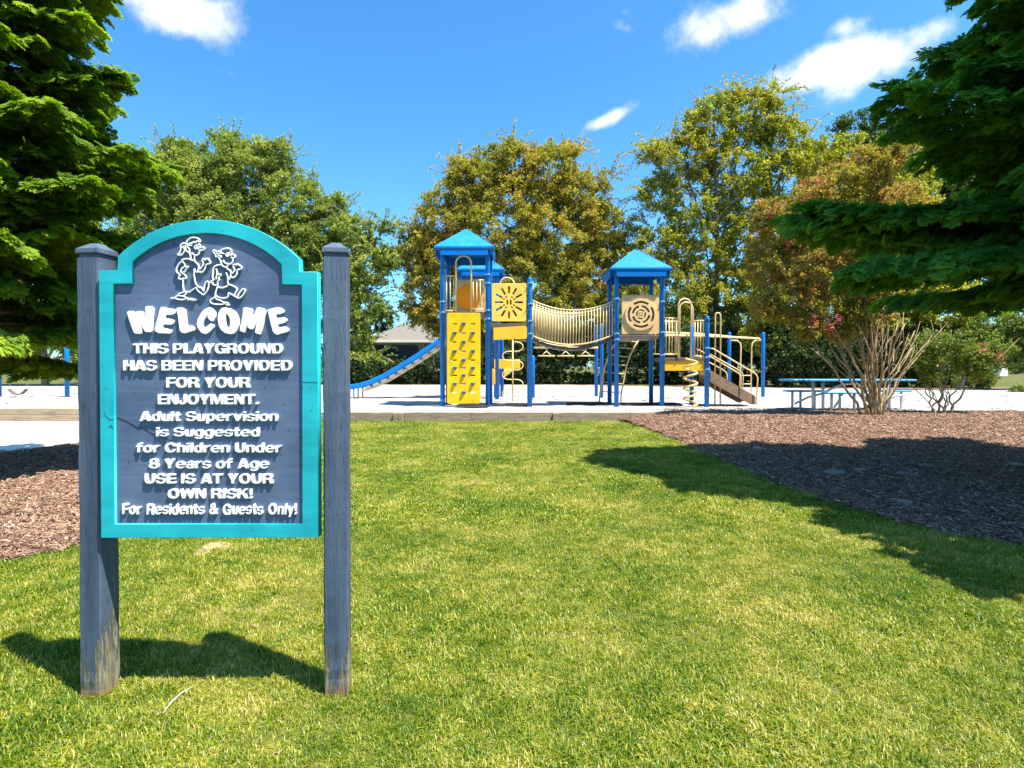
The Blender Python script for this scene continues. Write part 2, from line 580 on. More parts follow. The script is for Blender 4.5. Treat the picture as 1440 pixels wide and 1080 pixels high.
M['teal'] = board_mat('teal_frame_paint', (.001, .27, .32), (.010, .43, .48), .93, (.02, .2, .24), scalegrain=30)
M['white'] = simple('white_letter_paint', (.84, .84, .84), .5, .03, 30, dirt=(.66, .66, .70), dirt_amt=.28)
M['crack'] = simple('crack_shadow', (.012, .016, .03), .9, .1, 30)
M['timber'] = simple('weathered_timber', (.225, .17, .11), .85, .32, 5, bump=.5, bscale=30, dirt=(.33, .26, .18), dirt_amt=.42, stretch=(.25, 2, 3))
M['bark'] = simple('grey_brown_bark', (.16, .125, .09), .85, .3, 8, bump=.6, bscale=20, stretch=(1, 1, .25))
M['conbark'] = simple('conifer_bark', (.19, .12, .075), .9, .3, 9, bump=.6, bscale=24, stretch=(1, 1, .25))
M['myrtlebark'] = simple('pale_myrtle_bark', (.27, .18, .08), .55, .35, 7, bump=.2, bscale=20, dirt=(.42, .33, .18), dirt_amt=.40, stretch=(1, 1, .3))
M['stone'] = simple('flat_pale_stone', (.22, .165, .125), .9, .25, 9, bump=.5, bscale=30)
M['siding'] = simple('pale_grey_siding', (.47, .46, .44), .7, .06, 3)
M['fascia'] = simple('white_fascia', (.75, .74, .71), .6, .04, 4)
M['shingle'] = simple('brown_grey_shingles', (.15, .135, .12), .9, .2, 9)
M['screen'] = simple('dark_navy_screen', (.012, .016, .035), .5, .25, 3)
M['glass'] = simple('dark_window_glass', (.03, .04, .05), .12, .1, 3)
M['farbrick'] = simple('far_brick', (.28, .12, .075), .9, .2, 5)
M['soil'] = simple('bare_soil', (.36, .25, .13), .95, .2, 14, bump=.5, bscale=60)

M['ground'] = ground_mat('ground_grass_base', [(.38, (.03, .045, .008)), (.5, (.08, .09, .018)), (.62, (.17, .14, .055))], 90, 1.2)
M['sand'] = ground_mat('playground_sand', [(.33, (.24, .222, .212)), (.48, (.35, .332, .322)), (.7, (.42, .40, .39))], 6.0, .8, bump=1.0, bscale=7, bdist=.10)
M['path'] = ground_mat('sandy_path', [(.35, (.58, .52, .43)), (.6, (.68, .63, .55))], 6, 1.0, bump=.2, bscale=50)
M['mulchbase'] = ground_mat('mulch_base', [(.35, (.05, .03, .025)), (.55, (.12, .07, .05)), (.7, (.2, .12, .08))], 45, 2.0, bump=.9, bscale=70)
M['dirt'] = ground_mat('bare_dirt', [(.35, (.16, .10, .065)), (.6, (.26, .18, .11))], 8, 1.2, bump=.4)
M['litter'] = leaf_mat('litter_chips', [(0, (.05, .035, .022)), (.5, (.13, .09, .05)), (1, (.24, .18, .1))], .0)


def grass_material():
    m = bpy.data.materials.new('grass_blades'); m.use_nodes = True
    t = m.node_tree
    for x in list(t.nodes): t.nodes.remove(x)
    n = t.nodes.new; l = t.links.new
    o = n('ShaderNodeOutputMaterial')
    at = n('ShaderNodeAttribute'); at.attribute_name = 'rnd'
    ge = n('ShaderNodeNewGeometry')
    p1 = n('ShaderNodeTexNoise'); p1.inputs['Scale'].default_value = 1.1; p1.inputs['Detail'].default_value = 5; p1.inputs['Roughness'].default_value = .6
    p2 = n('ShaderNodeTexNoise'); p2.inputs['Scale'].default_value = 7; p2.inputs['Detail'].default_value = 4
    l(ge.outputs['Position'], p1.inputs['Vector']); l(ge.outputs['Position'], p2.inputs['Vector'])
    s = n('ShaderNodeMath'); s.operation = 'MULTIPLY_ADD'; s.inputs[1].default_value = 1.5
    l(p1.outputs[0], s.inputs[0])
    s2 = n('ShaderNodeMath'); s2.operation = 'MULTIPLY_ADD'; s2.inputs[1].default_value = .9; s2.inputs[2].default_value = -1.22
    l(p2.outputs[0], s2.inputs[0]); l(s2.outputs[0], s.inputs[2])
    a2 = n('ShaderNodeMath'); a2.operation = 'ADD'; l(s.outputs[0], a2.inputs[0]); l(at.outputs['Fac'], a2.inputs[1])
    rp = n('ShaderNodeValToRGB'); el = rp.color_ramp.elements
    st = [(0, (.055, .135, .004)), (.24, (.14, .225, .006)), (.50, (.29, .325, .015)), (.76, (.47, .42, .06)), (1, (.64, .52, .24))]
    while len(el) < len(st): el.new(.5)
    for e, (p, c) in zip(el, st): e.position = p; e.color = (*c, 1)
    l(a2.outputs[0], rp.inputs[0])
    di = n('ShaderNodeBsdfDiffuse'); tr = n('ShaderNodeBsdfTranslucent'); gl = n('ShaderNodeBsdfGlossy')
    l(rp.outputs[0], di.inputs[0]); l(rp.outputs[0], tr.inputs[0]); gl.inputs['Roughness'].default_value = .45
    m1 = n('ShaderNodeMixShader'); m1.inputs[0].default_value = .42
    l(di.outputs[0], m1.inputs[1]); l(tr.outputs[0], m1.inputs[2])
    m2 = n('ShaderNodeMixShader'); m2.inputs[0].default_value = .03
    l(m1.outputs[0], m2.inputs[1]); l(gl.outputs[0], m2.inputs[2])
    l(m2.outputs[0], o.inputs[0])
    return m


M['grass'] = grass_material()
M['orange'] = leaf_mat('orange_translucent_plastic', [(0, (.97, .47, .008)), (1, (.97, .47, .008))], .55)
M['mulch'] = leaf_mat('mulch_chips', [(0, (.07, .040, .030)), (.45, (.22, .125, .085)), (.78, (.41, .25, .16)), (1, (.62, .47, .30))], .0)

# ------------------------------------------------------------------ ground
SZ = 0.20        # level of the sand
YE = 13.2        # front of the timber edging


def ground_sheet():
    xs = [-900, -60, -20, 0, 20, 60, 900]
    vs = []; fs = []
    rows = [(-40, -.0), (YE + .03, 0), (YE + .04, SZ - .02), (80, SZ - .02), (1500, SZ - .02)]
    for y, z in rows:
        for x in xs: vs.append((x, y, z))
    w = len(xs)
    for j in range(len(rows) - 1):
        for i in range(w - 1):
            fs.append((j * w + i, j * w + i + 1, (j + 1) * w + i + 1, (j + 1) * w + i))
    o = MB().add(vs, fs).build('ground', M['ground'])
    tag(o, 'grassy ground running out to the horizon', kind='structure')


ground_sheet()


def far_edge(x):   # far side of the sand
    if x < 2: return 35.0 + .6 * math.sin(x * .5)
    if x < 16: return 35.0 - (x - 2) * .45 + .5 * math.sin(x * .7)
    return 28.7 - (x - 16) * .08 + .4 * math.sin(x * .8)


def grid_sheet(name, xs, yfun, nv, zfun, mat, label):
    vs = []; fs = []
    w = len(xs)
    for j in range(nv + 1):
        for x in xs:
            y0, y1 = yfun(x)
            t = j / nv
            y = y0 + (y1 - y0) * t ** 1.3
            vs.append((x, y, zfun(x, y)))
    for j in range(nv):
        for i in range(w - 1):
            fs.append((j * w + i, j * w + i + 1, (j + 1) * w + i + 1, (j + 1) * w + i))
    b = MB().add(vs, fs, True)
    o = b.build(name, mat)
    return tag(o, label, kind='structure')


def sandz(x, y):
    return SZ + .020 * mnoise.noise(Vector((x * 1.1, y * 1.1, 0))) + .018 * mnoise.noise(Vector((x * 2.9, y * 2.3, 4)))


grid_sheet('sand', [-34 + i * .28 for i in range(int(70 / .28))], lambda x: (YE + .12, far_edge(x)), 80, sandz, M['sand'],
           'white play sand under the playground equipment')
# dirt strip behind the sand
grid_sheet('dirt_strip', [-34 + i * .7 for i in range(100)], lambda x: (far_edge(x) - .3, far_edge(x) + 1.6 + .3 * math.sin(x * 1.3)), 4,
           lambda x, y: SZ - .006 if y > far_edge(x) + .1 else SZ + .012, M['dirt'], 'brown dirt strip behind the sand')


def interp(pts, y):
    if y <= pts[0][0]: return pts[0][1]
    for (a, b), (c, d) in zip(pts, pts[1:]):
        if y <= c: return b + (d - b) * (y - a) / (c - a)
    return pts[-1][1]


MR = [(1.0, 14), (2.4, 9.5), (2.8, 6.8), (3.2, 5.1), (3.55, 4.1), (3.92, 3.53), (4.4, 3.24), (5.05, 3.03), (6.13, 2.90), (7.2, 2.84), (8.13, 2.82), (10, 2.83), (12.0, 2.76), (13.6, 2.45)]


def mulch_edge_r(y): return interp(MR, y) + .02 * math.sin(y * 9)


def mulch_z(x, y):
    t = min(1, max(0, (y - 7.0) / 5.6)); t = t * t * (3 - 2 * t)
    e = min(1, max(0, (x - mulch_edge_r(y)) / 1.2))
    return .008 + (.215 * t) * (.25 + .75 * e) + .05 * e * (1 - t) + .012 * mnoise.noise(Vector((x * 1.7, y * 1.7, 3))) * e


def mulch_right():
    vs = []; fs = []
    ny, nx = 90, 60
    for j in range(ny + 1):
        y = 1.2 + (13.45 - 1.2) * j / ny
        xe = mulch_edge_r(y)
        for i in range(nx + 1):
            t = (i / nx) ** 1.6
            x = xe + (22 - xe) * t
            yy = min(y, 12.75 + .08 * math.sin(x * 1.1)) if False else y
            vs.append((x, yy, mulch_z(x, yy)))
    w = nx + 1
    for j in range(ny):
        for i in range(nx):
            # beyond the sand line the bed stops
            y = 1.2 + (13.45 - 1.2) * (j + 1) / ny
            fs.append((j * w + i, j * w + i + 1, (j + 1) * w + i + 1, (j + 1) * w + i))
    o = MB().add(vs, fs, True).build('mulch_bed', M['mulchbase'])
    tag(o, 'dark mulch bed under the conifer on the right', kind='structure')


mulch_right()

ML = [(-6.5, 2.35), (-4.6, 2.95), (-3.75, 3.32), (-3.26, 3.62), (-3.06, 4.03), (-2.98, 4.8), (-3.2, 6.2), (-4.0, 7.6), (-5.4, 8.9), (-6.95, 9.35), (-7.3, 8.35), (-8.3, 7.6), (-10, 7.1), (-16, 6.6), (-20, 4.0), (-20, 1.5)]


def smooth_poly(pts, n=6):
    out = []
    m = len(pts)
    for i in range(m):
        p0, p1, p2, p3 = pts[i - 1], pts[i], pts[(i + 1) % m], pts[(i + 2) % m]
        for k in range(n):
            t = k / n
            out.append(tuple(.5 * ((2 * p1[a]) + (-p0[a] + p2[a]) * t + (2 * p0[a] - 5 * p1[a] + 4 * p2[a] - p3[a]) * t * t + (-p0[a] + 3 * p1[a] - 3 * p2[a] + p3[a]) * t ** 3) for a in (0, 1)))
    return out


MLs = smooth_poly(ML)


def in_poly(X, Y, poly):
    inside = np.zeros(len(X), bool)
    n = len(poly); j = n - 1
    for i in range(n):
        xi, yi = poly[i]; xj, yj = poly[j]
        c = ((yi > Y) != (yj > Y)) & (X < (xj - xi) * (Y - yi) / (yj - yi + 1e-12) + xi)
        inside ^= c
        j = i
    return inside


def flat_poly(name, poly, z, mat, label):
    bm = bmesh.new()
    vs = [bm.verts.new((x, y, z)) for x, y in poly]
    es = [bm.edges.new((vs[i], vs[(i + 1) % len(vs)])) for i in range(len(vs))]
    bmesh.ops.triangle_fill(bm, edges=es, use_beauty=True)
    bmesh.ops.recalc_face_normals(bm, faces=bm.faces)
    for f in bm.faces:
        if f.normal.z < 0: f.normal_flip()
    me = bpy.data.meshes.new(name); bm.to_mesh(me); bm.free()
    me.materials.append(mat)
    o = bpy.data.objects.new(name, me); link(o)
    return tag(o, label, kind='structure')


flat_poly('mulch_bed', MLs, .014, M['mulchbase'], 'brown mulch bed under the conifer on the left')
PATH = [(-40, 6.2), (-16, 6.5), (-8, 7.3), (-6.6, 8.4), (-5.6, 10), (-5.0, 13.17), (-40, 13.17)]
flat_poly('path', PATH, .005, M['path'], 'pale sandy path along the timber edging')

# ------------------------------------------------------------------ timber edging
tm = empty('timber_edging', (0, YE, 0), 'weathered grey timber edging holding back the white sand', 'edging')


def timber(x0, x1, z0, z1, y=YE, d=.13):
    j = rnd.uniform(-.006, .006)
    MB().box(((x0 + x1) / 2, y + d / 2 + j, (z0 + z1) / 2), (x1 - x0 - .008, d, z1 - z0 - .003), bevel=.008).build('timber', M['timber'], tm)


xs = [XD(p, YE) for p in (470, 568, 662, 776, 886, 925)]
for a, b in zip(xs, xs[1:]): timber(a, b, -.02, .212 + rnd.uniform(-.004, .004))
for (a, b) in ((553, 560), (560.5, 567)):
    MB().box((XD((a + b) / 2, YE), YE - .035, .10), (XD(b, YE) - XD(a, YE) - .004, .06, .20), bevel=.006).build('timber', M['timber'], tm)
MB().box((XD(781, YE), YE - .03, .095), (.12, .05, .19), bevel=.006).build('timber', M['timber'], tm)
x = -20.3
for k, ln in enumerate((3.4, 3.2, 2.15, 3.1, 3.0, 1.3)):
    timber(x, x + ln, -.02, .145, YE - .03, .15); timber(x + (-.9 if k else 0), x + ln - .9, .145, .30, YE, .14)
    x += ln
timber(x - .9, xs[0], .145, .21); timber(x, xs[0], -.02, .145)

# ------------------------------------------------------------------ welcome sign
DP = 2.108                      # plane of the frame's front face


def SX(px): return (px - CX) / FPX * DP


def SZp(py): return P(CX, py, DP).z


sign = empty('welcome_sign', (SX(295), DP, 0), 'blue-grey playground WELCOME sign with teal arched frame on two weathered posts', 'sign')
outer = [(140, 756.5), (447, 756), (447, 382), (422, 382), (421.5, 364)]
inner = [(160.3, 737), (424.5, 737), (424.5, 400.5), (397, 400), (396.2, 371.5)]


def arcpts(x0, y0, xm, ym, x1, y1, n=26):
    ax, ay, bx, by, cx, cy = x0, y0, xm, ym, x1, y1
    d = 2 * (ax * (by - cy) + bx * (cy - ay) + cx * (ay - by))
    ux = ((ax ** 2 + ay ** 2) * (by - cy) + (bx ** 2 + by ** 2) * (cy - ay) + (cx ** 2 + cy ** 2) * (ay - by)) / d
    uy = ((ax ** 2 + ay ** 2) * (cx - bx) + (bx ** 2 + by ** 2) * (ax - cx) + (cx ** 2 + cy ** 2) * (bx - ax)) / d
    r = math.hypot(ax - ux, ay - uy)
    a0 = math.atan2(ay - uy, ax - ux); a1 = math.atan2(cy - uy, cx - ux)
    return [(ux + r * math.cos(a0 + (a1 - a0) * i / n), uy + r * math.sin(a0 + (a1 - a0) * i / n)) for i in range(1, n)]


outer += arcpts(421.5, 364, 292.5, 308.6, 166.8, 360) + [(166.8, 360), (166, 380), (140, 380)]
inner += arcpts(396.2, 371.5, 293, 327.8, 187.2, 368) + [(187.2, 368), (187.6, 398.8), (160.3, 399)]
OC = Vector((SX(295), DP, 0))
so = [(SX(x) - OC.x, SZp(y)) for x, y in outer]
si = [(SX(x) - OC.x, SZp(y)) for x, y in inner]
fr = mesh_obj('frame', plate_mesh(so, [si], .038, .0018), M['teal'], (OC.x, DP + .019, 0), sign)
grow = 1.012
cxm = sum(p[0] for p in si) / len(si); czm = sum(p[1] for p in si) / len(si)
bo = [(cxm + (x - cxm) * 1.004, czm + (z - czm) * 1.004) for x, z in si]
YB = DP + .0100                  # board face
board = mesh_obj('board', plate_mesh(bo, [], .026), M['board'], (OC.x, YB + .013, 0), sign)


def letter(pts, holes, tx, ty):
    f = lambda q: (SX(tx(q[0])) - OC.x, SZp(ty(q[1])))
    me = plate_mesh([f(q) for q in pts], [[f(q) for q in h] for h in holes], .0095, .0008)
    mesh_obj('letter', me, M['white'], (OC.x, YB - .0045, 0), board)


ax = lambda x: 170 + x / 11.08
bx = lambda x: 290 + x / 11.08
ty = lambda y: 422 + y / 11.08
letter([(95, 185), (125, 168), (185, 172), (200, 185), (222, 290), (235, 330), (232, 220), (232, 185), (250, 175), (310, 172), (350, 190), (372, 270), (388, 315), (383, 200), (382, 110), (400, 92), (470, 98), (502, 115), (494, 300), (492, 470), (480, 495), (430, 500), (375, 492), (345, 440), (318, 380), (322, 460), (325, 510), (300, 528), (220, 520), (198, 500), (160, 400), (120, 280)], [], ax, ty)
letter([(632, 105), (680, 112), (720, 125), (830, 140), (860, 162), (850, 205), (800, 228), (705, 228), (690, 278), (780, 295), (825, 315), (815, 365), (775, 385), (662, 378), (648, 428), (700, 440), (780, 460), (778, 505), (760, 525), (700, 518), (590, 515), (540, 490), (526, 465), (545, 370), (585, 240), (612, 130)], [], ax, ty)
letter([(865, 130), (900, 115), (950, 118), (1005, 145), (1012, 220), (1022, 340), (1032, 405), (1100, 400), (1138, 425), (1150, 470), (1080, 490), (990, 518), (950, 508), (918, 480), (905, 380), (890, 250)], [], ax, ty)
letter([(15, 125), (50, 108), (100, 130), (145, 180), (148, 240), (128, 310), (95, 332), (60, 318), (22, 275), (25, 225), (8, 245), (-30, 300), (-60, 380), (-50, 425), (-15, 430), (40, 385), (65, 365), (105, 375), (122, 410), (85, 460), (30, 510), (-20, 530), (-80, 505), (-130, 440), (-150, 370), (-130, 290), (-80, 200), (-30, 145)], [], bx, ty)
letter([(250, 120), (300, 112), (370, 130), (440, 170), (485, 230), (508, 310), (505, 400), (480, 470), (430, 520), (370, 530), (300, 515), (235, 470), (195, 400), (178, 300), (190, 200), (220, 145)], [[(318, 210), (345, 235), (370, 300), (375, 370), (355, 435), (325, 425), (305, 370), (300, 300), (305, 240)]], bx, ty)
letter([(578, 125), (600, 112), (680, 125), (720, 142), (712, 200), (725, 268), (760, 190), (790, 120), (820, 110), (890, 130), (925, 155), (915, 220), (895, 350), (865, 470), (855, 530), (830, 535), (775, 518), (758, 500), (775, 400), (795, 310), (760, 400), (735, 452), (690, 455), (645, 425), (638, 350), (640, 300), (625, 400), (608, 505), (570, 500), (520, 475), (535, 380), (565, 240)], [], bx, ty)
letter([(955, 145), (1010, 135), (1100, 115), (1160, 120), (1205, 150), (1215, 190), (1170, 208), (1085, 228), (1098, 280), (1210, 270), (1250, 290), (1255, 330), (1200, 358), (1112, 378), (1128, 425), (1230, 412), (1280, 440), (1292, 480), (1250, 500), (1170, 520), (1110, 540), (1070, 525), (1040, 495), (1010, 390), (980, 260)], [], bx, ty)

# heavy extended sans letters, each described by boxes, slanted bars and rings, then contoured
def gB(x0, y0, x1, y1): return lambda X, Y: np.minimum(np.minimum(X - x0, x1 - X), np.minimum(Y - y0, y1 - Y))


def gE(cx, cy, rx, ry, p=2.35):
    return lambda X, Y: (1 - (np.abs((X - cx) / rx) ** p + np.abs((Y - cy) / ry) ** p) ** (1 / p)) * min(rx, ry)


def gQ(*pts):
    ar = sum(pts[i][0] * pts[(i + 1) % len(pts)][1] - pts[(i + 1) % len(pts)][0] * pts[i][1] for i in range(len(pts)))
    sg = 1 if ar > 0 else -1

    def f(X, Y):
        out = None
        for i in range(len(pts)):
            (x0, y0), (x1, y1) = pts[i], pts[(i + 1) % len(pts)]
            l = math.hypot(x1 - x0, y1 - y0)
            d = sg * ((x1 - x0) * (Y - y0) - (y1 - y0) * (X - x0)) / l
            out = d if out is None else np.minimum(out, d)
        return out
    return f


def mir(w, q): return [(w - x, y) for x, y in q]


o_ring = [('+', gE(.38, .37, .38, .39)), ('-', gE(.38, .37, .125, .205))]
d_ring = [('+', gE(.36, .37, .36, .39)), ('-', gE(.36, .37, .11, .205))]
p_ring = [('+', gE(.38, .37, .36, .39)), ('-', gE(.38, .37, .11, .205))]
Sg = [[('+', gE(.42, .71, .40, .30)), ('-', gE(.42, .705, .155, .125)), ('-', gB(.42, .3, 1, .70))],
      [('+', gE(.43, .29, .42, .30)), ('-', gE(.43, .295, .165, .125)), ('-', gB(-.1, .30, .43, .7))]]
sg_ = [[('+', gE(.34, .535, .33, .22)), ('-', gE(.34, .53, .12, .078)), ('-', gB(.34, .2, 1, .53))],
       [('+', gE(.35, .21, .345, .22)), ('-', gE(.35, .21, .125, .078)), ('-', gB(-.1, .215, .35, .52))]]
Aq = [(0, 0), (.3, 0), (.6, 1), (.32, 1)]; Vq = [(0, 1), (.3, 1), (.6, 0), (.33, 0)]
GL = {
    'I': [[('+', gB(0, 0, .27, 1))]], 'T': [[('+', gB(0, .79, .8, 1))], [('+', gB(.265, 0, .535, 1))]],
    'H': [[('+', gB(0, 0, .27, 1))], [('+', gB(.57, 0, .84, 1))], [('+', gB(0, .4, .84, .61))]],
    'L': [[('+', gB(0, 0, .27, 1))], [('+', gB(0, 0, .68, .21))]],
    'E': [[('+', gB(0, 0, .27, 1))], [('+', gB(0, 0, .74, .2))], [('+', gB(0, .41, .7, .59))], [('+', gB(0, .8, .74, 1))]],
    'F': [[('+', gB(0, 0, .27, 1))], [('+', gB(0, .38, .66, .57))], [('+', gB(0, .8, .72, 1))]],
    'P': [[('+', gB(0, .34, .48, 1)), ('-', gB(.27, .53, .46, .81))], [('+', gE(.46, .67, .37, .33)), ('-', gE(.46, .67, .12, .14)), ('-', gB(.2, .53, .46, .81))], [('+', gB(0, 0, .27, 1))]],
    'D': [[('+', gB(0, 0, .4, 1)), ('-', gB(.27, .2, .5, .8))], [('+', gE(.39, .5, .48, .5)), ('-', gE(.39, .5, .21, .3)), ('-', gB(.2, .2, .39, .8))]],
    'B': [[('+', gB(0, .8, .5, 1))], [('+', gB(0, 0, .5, .19))], [('+', gB(0, .42, .5, .6))], [('+', gB(0, 0, .27, 1))], [('+', gE(.48, .72, .31, .28)), ('-', gE(.48, .70, .08, .10)), ('-', gB(0, .3, .48, 1.1))],
          [('+', gE(.48, .29, .36, .29)), ('-', gE(.48, .305, .12, .115)), ('-', gB(0, 0, .48, 1.1))]],
    'R': [[('+', gB(0, .38, .48, 1)), ('-', gB(.27, .57, .46, .81))], [('+', gE(.48, .69, .36, .31)), ('-', gE(.46, .69, .13, .12)), ('-', gB(.2, .57, .46, .81)), ('-', gB(.2, 0, 1, .37))], [('+', gB(0, 0, .27, 1))], [('+', gQ((.47, .44), (.76, .46), (.90, 0), (.60, 0)))]],
    'A': [[('+', gQ(*Aq))], [('+', gQ(*mir(.94, Aq)))], [('+', gB(.2, .16, .74, .35))]],
    'V': [[('+', gQ(*Vq))], [('+', gQ(*mir(.93, Vq)))]],
    'Y': [[('+', gQ((0, 1), (.32, 1), (.60, .42), (.3, .34)))], [('+', gQ(*mir(.9, [(0, 1), (.32, 1), (.60, .42), (.3, .34)])))], [('+', gB(.315, 0, .585, .45))]],
    'N': [[('+', gB(0, 0, .25, 1))], [('+', gB(.6, 0, .85, 1))], [('+', gQ((0, 1), (.28, 1), (.85, 0), (.57, 0)))]],
    'M': [[('+', gB(0, 0, .24, 1))], [('+', gB(.83, 0, 1.07, 1))], [('+', gQ((0, 1), (.31, 1), (.63, 0), (.44, 0)))], [('+', gQ(*mir(1.07, [(0, 1), (.31, 1), (.63, 0), (.44, 0)])))]],
    'W': [[('+', gQ((0, 1), (.27, 1), (.46, 0), (.2, 0)))], [('+', gQ((.2, 0), (.44, 0), (.74, 1), (.52, 1)))], [('+', gQ(*mir(1.24, [(0, 1), (.27, 1), (.46, 0), (.2, 0)])))], [('+', gQ(*mir(1.24, [(.2, 0), (.44, 0), (.74, 1), (.52, 1)])))]],
    'K': [[('+', gB(0, 0, .27, 1))], [('+', gQ((.2, .28), (.2, .58), (.57, 1), (.9, 1)))], [('+', gQ((.34, .52), (.56, .68), (.94, 0), (.61, 0)))]],
    'U': [[('+', gE(.42, .37, .42, .385)), ('-', gE(.42, .37, .15, .175)), ('-', gB(.27, .37, .57, 1))], [('+', gB(0, .36, .27, 1))], [('+', gB(.57, .36, .84, 1))]],
    'J': [[('+', gE(.33, .35, .33, .365)), ('-', gE(.33, .35, .09, .155)), ('-', gB(-.1, .36, .42, 1))], [('+', gB(.4, .34, .66, 1))]],
    'O': [[('+', gE(.47, .5, .47, .52)), ('-', gE(.47, .5, .2, .31))]],
    'C': [[('+', gE(.46, .5, .46, .52)), ('-', gE(.46, .5, .19, .31)), ('-', gB(.5, .37, 1, .63))]],
    'G': [[('+', gE(.46, .5, .46, .52)), ('-', gE(.46, .5, .19, .31)), ('-', gB(.5, .5, 1, .65))], [('+', gB(.5, .36, .91, .54))], [('+', gB(.72, 0, .91, .5))]],
    'S': Sg, '8': [[('+', gE(.42, .73, .36, .29)), ('-', gE(.42, .735, .11, .10))], [('+', gE(.42, .28, .42, .30)), ('-', gE(.42, .28, .14, .12))]],
    '!': [[('+', gQ((0, 1), (.28, 1), (.22, .3), (.06, .3)))], [('+', gB(.01, 0, .27, .21))]], '.': [[('+', gB(0, 0, .27, .24))]],
    '&': [[('+', gE(.42, .76, .27, .26)), ('-', gE(.42, .77, .08, .08))], [('+', gE(.38, .27, .38, .29)), ('-', gE(.38, .28, .13, .11))], [('+', gQ((.22, .70), (.44, .62), (.95, 0), (.63, 0)))], [('+', gQ((.55, .22), (.76, .5), (.95, .5), (.72, .1)))]],
    'o': [o_ring], 'e': [o_ring + [('-', gB(.4, .19, 1, .32))], [('+', gB(.18, .32, .755, .45))]],
    'a': [[('+', gE(.31, .23, .31, .25)), ('-', gE(.34, .22, .09, .085))], [('+', gB(.43, 0, .68, .5))], [('+', gE(.36, .47, .32, .29)), ('-', gE(.36, .46, .08, .12)), ('-', gB(-.1, 0, .6, .42)), ('-', gB(-.1, .3, .2, .53))]],
    'd': [d_ring, [('+', gB(.47, 0, .72, 1))]], 'p': [p_ring, [('+', gB(0, -.26, .25, .74))]],
    'g': [d_ring, [('+', gB(.47, -.02, .72, .74))], [('+', gE(.36, -.02, .355, .25)), ('-', gE(.34, -.02, .11, .1)), ('-', gB(-.1, -.05, .47, .3))]],
    'u': [[('+', gE(.35, .25, .35, .27)), ('-', gE(.35, .27, .1, .13)), ('-', gB(.25, .26, .45, 1))], [('+', gB(0, .25, .25, .74))], [('+', gB(.45, 0, .7, .74))]],
    'n': [[('+', gE(.35, .47, .35, .29)), ('-', gE(.35, .46, .1, .14)), ('-', gB(.25, -.1, .45, .47))], [('+', gB(0, 0, .25, .74))], [('+', gB(.45, 0, .7, .47))]],
    'h': [[('+', gE(.35, .47, .35, .29)), ('-', gE(.35, .46, .1, .14)), ('-', gB(.25, -.1, .45, .47))], [('+', gB(0, 0, .25, 1))], [('+', gB(.45, 0, .7, .47))]],
    'r': [[('+', gB(0, 0, .25, .74))], [('+', gQ((.2, .40), (.22, .62), (.38, .75), (.52, .77), (.52, .53), (.34, .51)))]],
    'l': [[('+', gB(0, 0, .25, 1))]], 'i': [[('+', gB(0, 0, .25, .73))], [('+', gB(0, .82, .25, 1))]],
    't': [[('+', gB(.11, .1, .36, .96))], [('+', gB(0, .56, .49, .74))], [('+', gE(.33, .2, .22, .22)), ('-', gB(.36, .17, 1, .6)), ('-', gB(.495, -.1, 1, .6))]],
    'f': [[('+', gB(.11, 0, .36, .8))], [('+', gB(0, .56, .49, .74))], [('+', gE(.36, .77, .25, .25)), ('-', gB(.36, .3, 1, .82)), ('-', gB(.51, .3, 1, 1.1))]],
    's': sg_, 'v': [[('+', gQ((0, .74), (.27, .74), (.49, 0), (.27, 0)))], [('+', gQ(*mir(.76, [(0, .74), (.27, .74), (.49, 0), (.27, 0)])))]],
    'y': [[('+', gQ((0, .74), (.27, .74), (.5, 0), (.26, 0)))], [('+', gQ((.76, .74), (.49, .74), (.15, -.26), (.42, -.26)))]],
}


